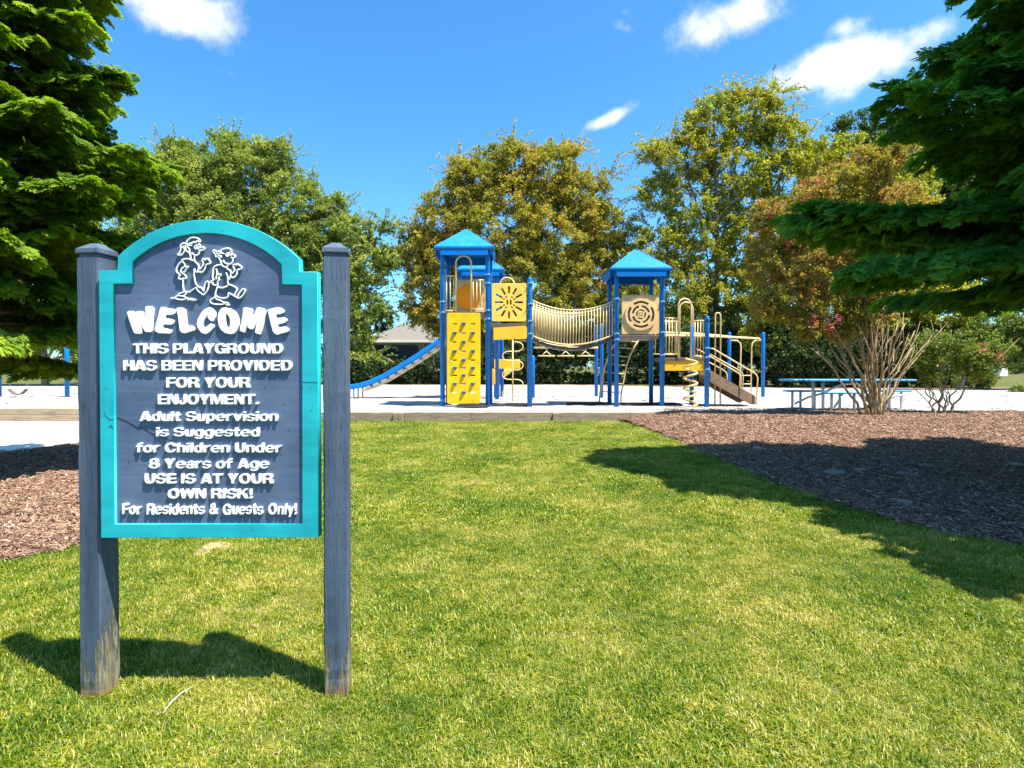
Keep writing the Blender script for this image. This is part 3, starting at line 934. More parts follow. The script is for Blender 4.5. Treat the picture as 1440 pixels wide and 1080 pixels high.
def contour(groups, step=.0225):
    xs_ = np.arange(-.0525, 1.32, step); ys_ = np.arange(-.2825, 1.06, step)
    X, Y = np.meshgrid(xs_, ys_, indexing='ij')
    F = np.full(X.shape, -1.0)
    for g in groups:
        f = np.full(X.shape, -1.0)
        for op, fn in g:
            v = fn(X, Y)
            f = np.maximum(f, v) if op == '+' else np.minimum(f, -v)
        F = np.maximum(F, f)
    F = F - .022
    F[np.abs(F) < 1e-6] = 1e-6
    segs = {}

    def pt(i, j, i2, j2):
        a_, b_ = F[i, j], F[i2, j2]; t = a_ / (a_ - b_)
        return (xs_[i] + (xs_[i2] - xs_[i]) * t, ys_[j] + (ys_[j2] - ys_[j]) * t)
    pos = {}
    sg2 = []
    I, J = np.where((np.maximum.reduce([F[:-1, :-1], F[1:, :-1], F[:-1, 1:], F[1:, 1:]]) > 0) & (np.minimum.reduce([F[:-1, :-1], F[1:, :-1], F[:-1, 1:], F[1:, 1:]]) < 0))
    for i, j in zip(I, J):
        c = [(i, j), (i + 1, j), (i + 1, j + 1), (i, j + 1)]
        cr = []
        for k in range(4):
            p, q = c[k], c[(k + 1) % 4]
            if (F[p] > 0) != (F[q] > 0):
                key = (min(p, q), max(p, q)); pos[key] = pt(*key[0], *key[1]); cr.append(key)
        if len(cr) == 2: sg2.append((cr[0], cr[1]))
        elif len(cr) == 4: sg2 += [(cr[0], cr[1]), (cr[2], cr[3])]
    adj = {}
    for a_, b_ in sg2:
        adj.setdefault(a_, []).append(b_); adj.setdefault(b_, []).append(a_)
    seen = set(); loops = []
    for k in adj:
        if k in seen: continue
        lp = [k]; seen.add(k); cur = k
        while True:
            nx_ = [q for q in adj[cur] if q not in seen]
            if not nx_: break
            cur = nx_[0]; seen.add(cur); lp.append(cur)
        if len(lp) < 8: continue
        pl = [pos[q] for q in lp]
        out = []
        for i in range(len(pl)):
            a_, b_, c_ = pl[i - 1] if not out else out[-1], pl[i], pl[(i + 1) % len(pl)]
            ar = abs((b_[0] - a_[0]) * (c_[1] - a_[1]) - (b_[1] - a_[1]) * (c_[0] - a_[0]))
            if ar > 1.2e-5: out.append(b_)
        loops.append(out)
    return loops


_glyph = {}


def glyph(ch):
    if ch in _glyph: return _glyph[ch]
    me = None
    if ch != ' ':
        lp = contour(GL[ch])
        me = plate_mesh(lp[0], lp[1:], 1.0)
        me.materials.append(M['white'])
    _glyph[ch] = me
    return me


def text_line(s, x0, x1, ytop, ybase, gap=.095, spacew=.36, jit=0.0):
    pen = 0; place = []
    for ch in s:
        if ch == ' ':
            pen += spacew; continue
        me = glyph(ch)
        c = [v.co.x for v in me.vertices]; mn, mx = min(c), max(c)
        place.append((me, pen - mn)); pen += (mx - mn) + gap
    pen -= gap
    sx = (SX(x1) - SX(x0)) / pen
    base = SZp(ybase); sz = SZp(ytop) - base
    for me, px_ in place:
        dz = rnd.uniform(-jit, jit)
        o = bpy.data.objects.new('letter', me); link(o, board)
        o.location = Vector((SX(x0) + px_ * sx, YB - .0044, base + dz)) - wpos(board)
        o.scale = (sx, .0095, sz)
        if jit: o.rotation_euler.y = rnd.uniform(-.07, .07)


text_line('THIS PLAYGROUND', 186.7, 397, 482.6, 497.2)
text_line('HAS BEEN PROVIDED', 172.8, 410, 506.2, 521.2)
text_line('FOR YOUR', 233.2, 350.8, 530.3, 545.2)
text_line('ENJOYMENT.', 221.2, 362.8, 554, 568.8)
text_line('Adult Supervision', 195.3, 390, 578.6, 592.2)
text_line('is Suggested', 218.5, 364, 600.8, 613.8)
text_line('for Children Under', 190, 395, 622.8, 636.4)
text_line('8 Years of Age', 208, 376.6, 645, 658.8)
text_line('USE IS AT YOUR', 202, 383.2, 666, 680.2)
text_line('OWN RISK!', 234.4, 353.3, 687.6, 701.2)
text_line('For Residents & Guests Only!', 170, 416, 708.5, 723.6, gap=.12, spacew=.5, jit=.0012)

G1 = [[(245, 165), (240, 130), (265, 95), (310, 65), (360, 62), (410, 75), (440, 105), (440, 132)],
      [(245, 165), (275, 165), (300, 140), (320, 155), (345, 125), (375, 140), (400, 110), (430, 135)],
      [(240, 170), (225, 200), (230, 250), (260, 280), (285, 300), (300, 345), (300, 385)],
      [(235, 155), (200, 148), (165, 160), (150, 190), (155, 240), (130, 295), (100, 318), (150, 325), (185, 300), (210, 260), (205, 215), (200, 185)],
      [(178, 190), (172, 222)], [(320, 180), (280, 180), (250, 195), (262, 215), (285, 230), (280, 260), (290, 290)],
      [(430, 245), (415, 235), (440, 215), (480, 205), (505, 220), (490, 245), (450, 255), (430, 270), (425, 300), (390, 325), (350, 320), (320, 290)],
      [(365, 330), (355, 370), (360, 405)],
      [(165, 400), (200, 385), (260, 378), (300, 395), (345, 405), (390, 445), (420, 490), (400, 575), (370, 570), (355, 530)],
      [(430, 535), (470, 490), (490, 445), (470, 400), (490, 375), (515, 400), (530, 375), (550, 385), (562, 375), (575, 400), (595, 440), (570, 455), (530, 470), (510, 530), (480, 570), (440, 580), (400, 560)],
      [(180, 410), (130, 450), (90, 520), (90, 570), (130, 610), (150, 625)], [(165, 405), (205, 450), (215, 490), (170, 520), (155, 570), (190, 600), (215, 620)],
      [(150, 615), (125, 640), (120, 680), (145, 675), (160, 690), (185, 670), (205, 675), (235, 665), (215, 620)],
      [(215, 490), (240, 500), (265, 492), (235, 530), (210, 570), (190, 580)],
      [(355, 530), (350, 600), (360, 700), (385, 770), (440, 810)], [(190, 690), (185, 760), (190, 840), (220, 870), (280, 870), (340, 830), (385, 805)],
      [(385, 805), (400, 850), (450, 890), (490, 915), (540, 860), (565, 790), (565, 730), (540, 715), (515, 745), (500, 800), (485, 870)], [(440, 800), (470, 820), (480, 850)],
      [(195, 870), (150, 890), (110, 910), (110, 930)], [(230, 880), (220, 910), (180, 930)],
      [(70, 945), (110, 930), (180, 935), (230, 960), (200, 985), (120, 985), (70, 965), (70, 945)], [(0, 965), (60, 962)],
      [(230, 960), (262, 970), (250, 995), (300, 970), (290, 995), (330, 975), (320, 1000), (370, 985)]]
G1c = [(385, 205, 28), (425, 180, 20), (390, 208, 6)]
G2 = [[(200, 250), (230, 300), (250, 370), (290, 400), (340, 395), (355, 365), (400, 345), (430, 300), (430, 260)],
      [(395, 230), (410, 205), (445, 205), (470, 225), (455, 250), (425, 260), (400, 250)],
      [(160, 245), (140, 190), (110, 140), (130, 130), (170, 160), (200, 150), (240, 170), (240, 130), (290, 110), (340, 100), (390, 115), (410, 150)],
      [(140, 190), (190, 190), (240, 180), (290, 190)], [(150, 240), (185, 230), (205, 215), (240, 225), (245, 245), (215, 255)],
      [(275, 295), (290, 325), (330, 350), (360, 345)],
      [(265, 370), (200, 370), (140, 390), (115, 430), (110, 500), (100, 560), (120, 610)],
      [(320, 405), (350, 440), (390, 465), (395, 520), (375, 590), (345, 600), (345, 560), (320, 495)], [(345, 600), (345, 650), (365, 685)],
      [(400, 505), (440, 480), (455, 440), (430, 380), (460, 360), (480, 375), (500, 350), (530, 375), (550, 380), (570, 420), (540, 440), (500, 450), (495, 500), (470, 550), (430, 570), (395, 560)],
      [(160, 430), (175, 480), (165, 560), (155, 600)], [(175, 535), (215, 515), (235, 525), (215, 560), (190, 590), (215, 600), (180, 635)],
      [(120, 610), (75, 630), (80, 650), (105, 655), (105, 685), (130, 690), (160, 695), (185, 675), (180, 640)],
      [(180, 700), (200, 725), (260, 735), (320, 715), (365, 685), (420, 700), (480, 735), (490, 765), (465, 820), (440, 860)],
      [(180, 725), (155, 790), (145, 850), (200, 890), (270, 900), (330, 890), (355, 860), (355, 820), (400, 840), (435, 855)],
      [(440, 860), (490, 890), (530, 900), (580, 860), (620, 790), (620, 765), (590, 755), (550, 790), (510, 850), (495, 880)],
      [(145, 860), (130, 890), (70, 925), (65, 960), (100, 990), (180, 1000), (260, 1000), (300, 985), (350, 975), (290, 970), (220, 935), (160, 915), (150, 880)],
      [(315, 1015), (370, 1000)]]
G2c = [(345, 205, 28), (395, 180, 21), (350, 208, 6), (225, 238, 7)]


def figure(lines, circ, x0, y0, sc, label):
    b = MB()
    mp = lambda x, y: Vector((SX(x0 + x / sc), YB - .0058, SZp(y0 + y / sc)))
    for ln in lines:
        pts = [mp(*p) for p in ln]
        q = [pts[0]]
        for i in range(len(pts) - 1):
            p0 = pts[max(i - 1, 0)]; p1 = pts[i]; p2 = pts[i + 1]; p3 = pts[min(i + 2, len(pts) - 1)]
            for k in (1, 2, 3):
                t = k / 3
                q.append(.5 * ((2 * p1) + (p2 - p0) * t + (2 * p0 - 5 * p1 + 4 * p2 - p3) * t * t + (3 * p1 - p0 - 3 * p2 + p3) * t ** 3))
        b.tube(q, .0028, 6, scale_y=1.6)
    for x, y, r in circ:
        c = mp(x, y); rr = r / sc / FPX * DP
        b.tube(arc(c, rr, 0, 345, 14), .0023, 6, closed=True, scale_y=1.9)
    b.build('cartoon_child', M['white'], board, label)


figure(G1, G1c, 240, 328, 10.58, 'white line cutout of a girl with ponytail waving')
figure(G2, G2c, 290, 340, 11.37, 'white line cutout of a boy waving')
# the crack across the board
cpts = [(161, 587), (168, 589), (178, 594), (190, 601), (199, 603), (210, 609), (217, 613), (232, 618), (246, 622), (262, 628)]
MB().tube([Vector((SX(x), YB - .0003, SZp(y))) for x, y in cpts], [.0012, .0016, .0013, .0017, .0011, .0014, .0011, .001, .0008, .0005], 5).build('crack', M['crack'], board)
MB().tube([Vector((SX(x), DP - .0002, SZp(y))) for x, y in [(146, 578), (148, 585), (154, 590), (160, 590)]], .0009, 5).build('crack', M['crack'], fr)
MB().tube([Vector((SX(x), DP - .0002, SZp(y))) for x, y in [(424.6, 537), (433, 537.6), (440, 537.2), (446.5, 538)]], .0008, 5).build('crack', M['crack'], fr)
dents = [(171, 423), (176, 402), (236, 400), (300, 402), (205, 450), (397, 476), (411, 476), (216, 538), (218, 546), (371, 545), (398, 569), (404, 606), (395, 612), (178, 650), (176, 660), (393, 640), (196, 420), (340, 388), (346, 379), (186, 552)]
db = MB()
for (x, y) in dents:
    a = rnd.uniform(-.9, .2); ln = rnd.uniform(.002, .0055)
    c = Vector((SX(x), YB + .0004, SZp(y))); d = Vector((math.cos(a), 0, math.sin(a))) * ln
    db.tube([c - d, c, c + d], [.0006, .0014, .0006], 5)
tag(db.build('dents', M['crack'], board), kind='stuff')
db = MB()
for (x, y) in [(149, 546), (146, 562), (143, 585), (314, 324), (354, 744.5), (439, 571), (437, 577), (430, 731), (436, 545), (205, 331)]:
    c = Vector((SX(x), DP, SZp(y)))
    db.tube([c - Vector((.002, 0, -.0005)), c, c + Vector((.002, 0, -.0006))], [.0006, .0017, .0006], 5)
tag(db.build('nail_holes', M['crack'], fr), kind='stuff')


def sign_post(Npx, D0, a, phi, seed):
    rr = random.Random(seed)
    Nc = Vector((XD(Npx, D0), D0, 0))
    ux = Vector((math.cos(phi), -math.sin(phi), 0)); uy = Vector((math.sin(phi), math.cos(phi), 0))
    c = Nc - ux * a / 2 + uy * a / 2
    zt = P(CX, 361.5, D0).z
    b = MB()
    # shaft with worn corners, rings up the height
    h = a / 2; ch = .005
    prof = [(-h + ch, -h), (0, -h), (h - ch, -h), (h, -h + ch), (h, 0), (h, h - ch), (h - ch, h), (-h + ch, h), (-h, h - ch), (-h, 0), (-h, -h + ch)]
    zs = [-.12] + [i * .035 for i in range(int(zt / .035) + 1)] + [zt]
    vs = []; n = len(prof)
    for z in zs:
        wz = max(0, .12 - z) * .05
        for (x, y) in prof:
            k = 1 - wz
            j = mnoise.noise(Vector((x * 40 + seed, y * 40, z * 7))) * .0016
            jj = mnoise.noise(Vector((x * 9 + seed, y * 9, z * 22))) * (.0035 if z < .15 else .0012)
            p = c + ux * x * (k + (j + jj) / h) + uy * y * (k + (j + jj) / h)
            vs.append((p.x, p.y, z))
    fs = []
    for i in range(len(zs) - 1):
        for k in range(n):
            k2 = (k + 1) % n
            fs.append((i * n + k, i * n + k2, (i + 1) * n + k2, (i + 1) * n + k))
    fs.append(tuple((len(zs) - 1) * n + k for k in range(n)))
    b.add(vs, fs)

    def ring(half, z): return [tuple(c + ux * sx * half + uy * sy * half + Vector((0, 0, z))) for sx, sy in ((-1, -1), (1, -1), (1, 1), (-1, 1))]
    g0 = zt; g1 = zt + .016; g2 = g1 + .0185; g3 = g2 + .024
    rings = [ring(h - .007, g0 - .002), ring(h - .007, g1), ring(h + .002, g1 + .001), ring(h + .0025, g1 + .004), ring(h + .001, g2), ring(h * .34, g3), ]
    v2 = sum(rings, []); f2 = []
    for i in range(len(rings) - 1):
        for k in range(4):
            f2.append((i * 4 + k, i * 4 + (k + 1) % 4, (i + 1) * 4 + (k + 1) % 4, (i + 1) * 4 + k))
    f2.append(tuple((len(rings) - 1) * 4 + k for k in range(4)))
    o = b.build('post', M['post'], sign)
    MB().add(v2, f2).build('post_cap', M['post'], o)


sign_post(138.5, 2.122, .0906, R(8.0), 1)
sign_post(489.0, 2.15, .0900, R(-9.8), 5)

# ------------------------------------------------------------------ play structure
F0 = 15.3
BK = 16.5
ps = empty('play_structure', (XD(775, F0), F0 + .6, SZ), 'blue, tan and yellow playground structure with towers, bridge and slide on white sand', 'play structure')
PR = .063


def pole(px, D, pytop, capstyle=False, r=PR, mat='blue', z0=SZ - .1):
    x = XD(px, D); z1 = ZD(pytop, D)
    b = MB()
    pts = [(x, D, z0), (x, D, z1 - .05), (x, D, z1 - .02), (x, D, z1)]
    b.tube(pts, [r, r, r * .85, r * .4] if capstyle else [r, r, r, r], 14)
    o = b.build('post', M[mat], ps)
    return x, z1, o


def collars(o, x, D, zs, r=PR):
    for z in zs:
        MB().tube([(x, D, z - .035), (x, D, z + .035)], r + .011, 12).build('collar', M['blue'], o)
        for sb in (-.045, .045): MB().box((x + sb, D - r - .012, z), (.022, .02, .022)).build('bolt', M['chain'], o)


def roof(px0, px1, pyeave, Df, Db, pyapex, nm='roof'):
    x0, x1 = XD(px0, Df), XD(px1, Df)
    ze = ZD(pyeave, Df); zc = ZD(pyapex, (Df + Db) / 2)
    cx = (x0 + x1) / 2; cy = (Df + Db) / 2
    b = MB()
    def rg(sx, sy, z): return [(cx - sx, cy - sy, z), (cx + sx, cy - sy, z), (cx + sx, cy + sy, z), (cx - sx, cy + sy, z)]
    hx = (x1 - x0) / 2; hy = (Db - Df) / 2
    R_ = [rg(hx - .03, hy - .03, ze - .03), rg(hx, hy, ze - .045), rg(hx, hy, ze), rg(.05, .05, zc - .02), rg(.02, .02, zc)]
    vs = sum(R_, []); fs = []
    for i in range(4):
        for k in range(4):
            fs.append((i * 4 + k, i * 4 + (k + 1) % 4, (i + 1) * 4 + (k + 1) % 4, (i + 1) * 4 + k))
    fs.append((16, 17, 18, 19))
    # underside
    n0 = len(vs)
    vs += [(cx, cy, zc - .12)]
    for k in range(4): fs.append((k, (k + 1) % 4, n0))
    o = b.add(vs, fs).build(nm, M['roof'], ps)
    f = MB()
    s = .10
    for k in range(4):
        p = R_[0][k]; q = R_[0][(k + 1) % 4]
        mid = lambda t: Vector(p) * (1 - t) + Vector(q) * t
        f.tube([Vector(p) + Vector((0, 0, -.03)), Vector(q) + Vector((0, 0, -.03))], .022, 6)
        f.tube([Vector(p) + Vector((0, 0, -.03)), Vector((cx, cy, zc - .16))], .02, 6)
    f.build('roof_frame', M['blue'], o)
    # valance
    vb = MB()
    for k in range(4):
        p = Vector(R_[0][k]); q = Vector(R_[0][(k + 1) % 4])
        n_ = (q - p).cross(Vector((0, 0, 1))).normalized() * .012
        p = p.lerp(q, .09); q = q.lerp(p, .09)
        lo = Vector((0, 0, -.20))
        vb.add([p - n_, q - n_, q - n_ + lo, p - n_ + lo, p + n_, q + n_, q + n_ + lo, p + n_ + lo], [(0, 1, 2, 3), (7, 6, 5, 4), (0, 4, 5, 1), (3, 2, 6, 7), (0, 3, 7, 4), (1, 5, 6, 2)])
    vb.build('valance', M['blue'], o)
    return o


def rail_panel(x0, x1, y0, y1, z0, z1, n, r=.013, mat='tan', name='railing'):
    a = Vector((x0, y0, 0)); b_ = Vector((x1, y1, 0))
    f = MB()
    f.tube([a + Vector((0, 0, z1)), b_ + Vector((0, 0, z1))], .019, 8)
    f.tube([a + Vector((0, 0, z0)), b_ + Vector((0, 0, z0))], .019, 8)
    o = f.build(name, M[mat], ps)
    for i in range(n):
        p = a.lerp(b_, (i + .5) / n)
        MB().tube([(p.x, p.y, z0), (p.x, p.y, z1)], r, 6).build('bar', M[mat], o)
    return o


def loop(x0, x1, y, z0, z1, r=.022, name='handrail_loop', mat='tan', y1=None):
    if y1 is None: y1 = y
    w = (x1 - x0) / 2; c = Vector(((x0 + x1) / 2, (y + y1) / 2, 0))
    pts = [Vector((x0, y, z0))]
    for i in range(13):
        a = math.pi * (1 - i / 12)
        t = (math.cos(a) + 1) / 2
        pts.append(Vector((c.x + w * math.cos(a), y + (y1 - y) * t, z1 - abs(w) * 1 + math.sin(a) * abs(w)) if y == y1 else (x0 + (x1 - x0) * t, y + (y1 - y) * t, z1 - .3 + .3 * math.sin(a))))
    pts.append(Vector((x1, y1, z0)))
    return MB().tube(pts, r, 8).build(name, M[mat], ps)


def deck(x0, x1, y0, y1, z, name='deck', t=.09):
    return MB().box(((x0 + x1) / 2, (y0 + y1) / 2, z - t / 2), (x1 - x0, y1 - y0, t), bevel=.006).build(name, M['deck'], ps)


# --- tower A (tall, left)
xa0, za, oa = pole(622.3, F0, 348); xa1, _, ob = pole(686, F0, 348)
collars(oa, xa0, F0, [ZD(380, F0), ZD(440, F0), ZD(425, F0), ZD(563, F0)]); collars(ob, xa1, F0, [ZD(387, F0), ZD(399, F0), ZD(437, F0), ZD(449, F0)])
for xx in (xa0 + .01, xa1 + .02):
    p = CX + xx / BK * FPX
    pole(p, BK, 358)
roof(610.5, 694.5, 346, F0 - .2, BK + .22, 322.5)
dz = ZD(438.5, F0)
deck(xa0 + .06, xa1 - .06, F0 - .04, BK, dz)
# small ticket on roof edge support
o = rail_panel(xa0 + .06, XD(641, F0), F0, F0, ZD(437, F0), ZD(388, F0), 3)
rail_panel(XD(663, F0), xa1 - .06, F0, F0, ZD(435, F0), ZD(394, F0), 4)
loop(XD(641.5, F0), XD(663, F0), F0 - .05, ZD(439, F0), ZD(360, F0))
rail_panel(xa0, xa0, F0 + .08, BK - .08, dz + .05, dz + 1.05, 7)
# climbing wall
w0, w1 = XD(628.5, 15.15), XD(675.5, 15.15); z0, z1 = ZD(568, 15.1), ZD(440, 15.15)


def rrect(x0, x1, z0, z1, r, n=5):
    out = []
    for cx_, cz_, a0 in ((x1 - r, z0 + r, -90), (x1 - r, z1 - r, 0), (x0 + r, z1 - r, 90), (x0 + r, z0 + r, 180)):
        for i in range(n + 1):
            a = R(a0 + 90 * i / n); out.append((cx_ + r * math.cos(a), cz_ + r * math.sin(a)))
    return out


def slot(cx_, cz_, L_, w, ang, n=4):
    out = []
    d = (math.cos(ang), math.sin(ang)); e = (-d[1], d[0]); r = w / 2; h = max(L_ / 2 - r, .001)
    for s_, a0 in ((1, -90), (-1, 90)):
        for i in range(n + 1):
            a = R(a0 + 180 * i / n)
            u = s_ * h + r * math.cos(a); v = r * math.sin(a)
            out.append((cx_ + u * d[0] + v * e[0], cz_ + u * d[1] + v * e[1]))
    return out


colx = [XD(639.5, 15.15), XD(652, 15.15), XD(665, 15.15)]
rows = [455.5, 468.5, 481, 494, 506.5, 517.5, 528, 540, 552]
holes = []; holds = []
for j, py in enumerate(rows):
    z = ZD(py, 15.12)
    for i, x in enumerate(colx):
        (holds if (i + j) % 2 == 1 else holes).append((x, z))
me = plate_mesh(rrect(w0, w1, z0, z1, .06), [slot(x, z, .13, .036, 0) for x, z in holes], .05, .006)
wall = mesh_obj('climbing_wall', me, M['yellow'], (0, 15.17, 0), ps)
for x, z in holds:
    b = MB()
    b.tube([(x, 15.155, z), (x, 15.115, z), (x, 15.09, z - .006)], [.052, .042, .022], 8)
    b.add([(x - .07, 15.14, z + .02), (x + .07, 15.14, z + .018), (x + .04, 15.085, z + .030), (x - .04, 15.085, z + .026), (x, 15.14, z - .04)], [(0, 1, 2, 3), (0, 3, 4), (3, 2, 4), (2, 1, 4)])
    b.build('climbing_hold', M['holdblue'], wall)
# back tan panel with orange bubble
bx0, bx1 = XD(641, 16.45), XD(684, 16.45)
cz = ZD(418, 16.5)
mesh_obj('tunnel_panel', plate_mesh(rrect(bx0 + .02, bx1, ZD(441, 16.5), ZD(394, 16.5), .04), [[(XD(660, 16.5) + .36 * math.cos(a / 24 * 2 * math.pi), cz + .38 * math.sin(a / 24 * 2 * math.pi)) for a in range(24)]], .05), M['tanplas'], (0, 16.45, 0), ps)
b = MB()
c0 = Vector((XD(660, 16.5), 16.42, cz))
segs = []
for i in range(7):
    t = i / 6 * math.pi / 2
    segs.append((c0 + Vector((0, .34 * math.sin(t), 0)), .37 * math.cos(t) + .005))
b.tube([s_[0] for s_ in segs], [s_[1] for s_ in segs], 24)
b.build('bubble_window', M['orange'], ps, 'orange domed bubble window in the tall tower')

# --- sun panel platform
xs1, _, oc = pole(745.3, F0, 390, True); collars(oc, xs1, F0, [ZD(399, F0), ZD(452, F0), ZD(470, F0), ZD(428, F0)])
pxs = CX + (xs1 + .02) / BK * FPX
pole(pxs, BK, 446, True)
sx0, sx1, sz0, sz1 = XD(691.5, F0), XD(740, F0), ZD(452, F0), ZD(398.5, F0)
scx, scz = (sx0 + sx1) / 2, (sz0 + sz1) / 2 + .0
hl = []
for k in range(12):
    a = math.pi / 2 + k * math.pi / 6
    if k % 3 == 0 and k not in (0, 6):
        r0, L1 = .28, .23
    else:
        r0, L1 = .32, .21
    hl.append(slot(scx + r0 * math.cos(a) * .95, scz + r0 * math.sin(a) * 1.05, L1, .055, a))
    if k % 6 in (1, 5, 2, 4):
        hl.append(slot(scx + .16 * math.cos(a), scz + .16 * math.sin(a), .06, .045, a))
hl.append(slot(scx - .045, scz, .14, .045, math.pi / 2)); hl.append(slot(scx + .045, scz, .14, .045, math.pi / 2))
mesh_obj('sun_panel', plate_mesh(rrect(sx0, sx1, sz0, sz1, .04), hl, .045, .005), M['paleyellow'], (0, F0, 0), ps).__setitem__('label', 'pale yellow panel with cut out sun rays')
deck(xa1 + .06, xs1 - .05, F0 - .03, BK, ZD(455, F0), t=.10)
# yellow fascia board with sloping foot
b = MB()
q = [(XD(694, F0), ZD(461, F0)), (XD(741, F0), ZD(458, F0)), (XD(741, F0), ZD(476.5, F0)), (XD(694, F0), ZD(478, F0))]
b.add([(x, F0 - .045, z) for x, z in q] + [(x, F0 - .005, z) for x, z in q], [(0, 1, 2, 3), (7, 6, 5, 4), (0, 4, 5, 1), (3, 2, 6, 7), (0, 3, 7, 4), (1, 5, 6, 2)])
b.build('skirt_board', M['ochre'], ps)
loop(XD(703, F0 + .4), XD(723, F0 + .4), F0 + .4, ZD(400, F0 + .4), ZD(390.5, F0 + .4), name='grab_rail')
# S-loop climber
DL = 17.6
xc = XD(721, DL)
b = MB().tube([(xc, DL, SZ - .05), (xc, DL, ZD(478, DL))], .022, 8)
climb = b.build('loop_climber', M['tan'], ps)
zt_, zb_ = ZD(481, DL), ZD(560, DL)
step = (zt_ - zb_) / 6
for k in range(6):
    s_ = 1 if k % 2 == 0 else -1
    zc_ = zt_ - step * (k + .5)
    pts = [Vector((xc, DL, zc_ + step * .5))] + [Vector((xc + s_ * (.12 + .2 * math.sin(math.pi * t / 8)) , DL, zc_ + step * .5 * math.cos(math.pi * t / 8))) for t in range(9)] + [Vector((xc, DL, zc_ - step * .5))]
    MB().tube(pts, .017, 8).build('climber_loop', M['tan'], climb)

# --- tower B (behind) and slide
BF, BB = 19.0, 20.2
for p in (650, 699): 
    x_, z_, o_ = pole(p, BF, 378)
    pole(CX + (x_) / BB * FPX, BB, 382)
roof(642.5, 709, 377.5, BF - .2, BB + .25, 357)
rail_panel(XD(652, BF), XD(697, BF), BF, BF, ZD(430, BF), ZD(385, BF), 12)
deck(XD(650, BF), XD(700, BF), BF, BB, ZD(438, BF))
b = MB(); b.box((XD(713, 19.6), 19.6, ZD(512, 19.6)), (.9, .04, .32), bevel=.01); b.build('skirt_board', M['ochre'], ps)
b = MB()
q = [(XD(709, 19), ZD(517, 19)), (XD(726, 19), ZD(517, 19)), (XD(709, 19), ZD(531, 19))]
b.add([(x, 19, z) for x, z in q] + [(x, 19.05, z) for x, z in q], [(0, 1, 2), (5, 4, 3), (0, 3, 4, 1), (1, 4, 5, 2), (2, 5, 3, 0)]).build('gusset_panel', M['paleyellow'], ps)
MB().box((XD(693, 19.5), 19.5, ZD(530, 19.5)), (.16, .5, .55), bevel=.04).build('crawl_tube_end', M['orange'], ps)
for px_, D_ in ((706, 20.6), (697, 20.3)):
    pole(px_, D_, 470, False)
# slide
DS = 19.7
spx = [(486, 545.5), (497, 545), (510, 543), (525, 538), (545, 529), (565, 517), (590, 501.5), (610, 488), (624, 478), (640, 466)]
top = [P(x, y, DS) for x, y in spx]
prof = [(-.30, .12), (-.33, .135), (-.36, .12), (-.36, .0), (-.27, -.03), (.27, -.03), (.36, .0), (.36, .12), (.33, .135), (.30, .12), (.28, .04), (.22, 0), (-.22, 0), (-.28, .04)]
vs = []; n = len(prof)
for i, p in enumerate(top):
    t = (top[min(i + 1, len(top) - 1)] - top[max(i - 1, 0)]).normalized()
    up = Vector((-t.z, 0, t.x)) if t.x > 0 else Vector((t.z, 0, -t.x))
    for (y, h) in prof:
        q = p + up * (h - .02) + Vector((0, y, 0)); vs.append(tuple(q))
fs = []
for i in range(len(top) - 1):
    for k in range(n):
        fs.append((i * n + k, i * n + (k + 1) % n, (i + 1) * n + (k + 1) % n, (i + 1) * n + k))
fs.append(tuple(range(n))); fs.append(tuple((len(top) - 1) * n + k for k in range(n)))
slide = MB().add(vs, fs, False).build('slide', M['slideblue'], ps, 'long blue slide sloping down to the left')
sup = MB()
for y in (-.24, .24):
    sup.tube([p + Vector((0.05, y, -.15)) for p in top[2:]], .024, 8)
sf = sup.build('slide_frame', M['tan'], slide)
for i in range(9):
    p = P(516 + i * 11.5, 0, DS)
    # rungs between the frame tubes
    x_ = p.x
    zz = None
    for a_, c_ in zip(top, top[1:]):
        if a_.x <= x_ <= c_.x: sl_ = (c_.z - a_.z) / (c_.x - a_.x); zz = a_.z + (c_.z - a_.z) * (x_ - a_.x) / (c_.x - a_.x)
    if zz is None: continue
    MB().box((x_ + .05, DS, zz - .095), (.20, .50, .10), Matrix.Rotation(-math.atan(sl_), 3, 'Y')).build('slide_rung', M['fascia'], slide)
for px_, D_ in ((497.5, DS - .3), (503.5, DS + .0), (510, DS + .3)):
    MB().tube([(XD(px_, D_), D_, SZ - .05), (XD(px_, D_), D_, ZD(544, DS))], .022, 8).build('slide_leg', M['blue'] if px_ < 500 else M['rampbrown'], slide)

# --- tower C
xc0, _, o1 = pole(867, F0, 378); xc1, _, o2 = pole(931, F0, 378)
collars(o1, xc0, F0, [ZD(421, F0), ZD(470, F0), ZD(478, F0)]); collars(o2, xc1, F0, [ZD(425, F0), ZD(468, F0), ZD(500, F0)])
for xx in (xc0 + .02, xc1 - .0): pole(CX + xx / BK * FPX, BK, 384)
roof(858, 945.5, 376, F0 - .2, BK + .22, 351)
dzc = ZD(471.5, F0)
deck(xc0 + .05, xc1 - .05, F0 - .04, BK, dzc)
tx0, tx1, tz0, tz1 = XD(874, F0), XD(927, F0), ZD(470, F0), ZD(415, F0)
tcx, tcz = (tx0 + tx1) / 2, (tz0 + tz1) / 2
mesh_obj('target_panel', plate_mesh(rrect(tx0, tx1, tz0, tz1, .05), [], .04, .005), M['tanplas'], (0, F0, 0), ps)


def arcslot(cx_, cz_, r0, r1, a0, a1, n=9):
    o_ = [(cx_ + r1 * math.cos(R(a0 + (a1 - a0) * i / n)), cz_ + r1 * math.sin(R(a0 + (a1 - a0) * i / n))) for i in range(n + 1)]
    return o_ + [(cx_ + r0 * math.cos(R(a1 - (a1 - a0) * i / n)), cz_ + r0 * math.sin(R(a1 - (a1 - a0) * i / n))) for i in range(n + 1)]


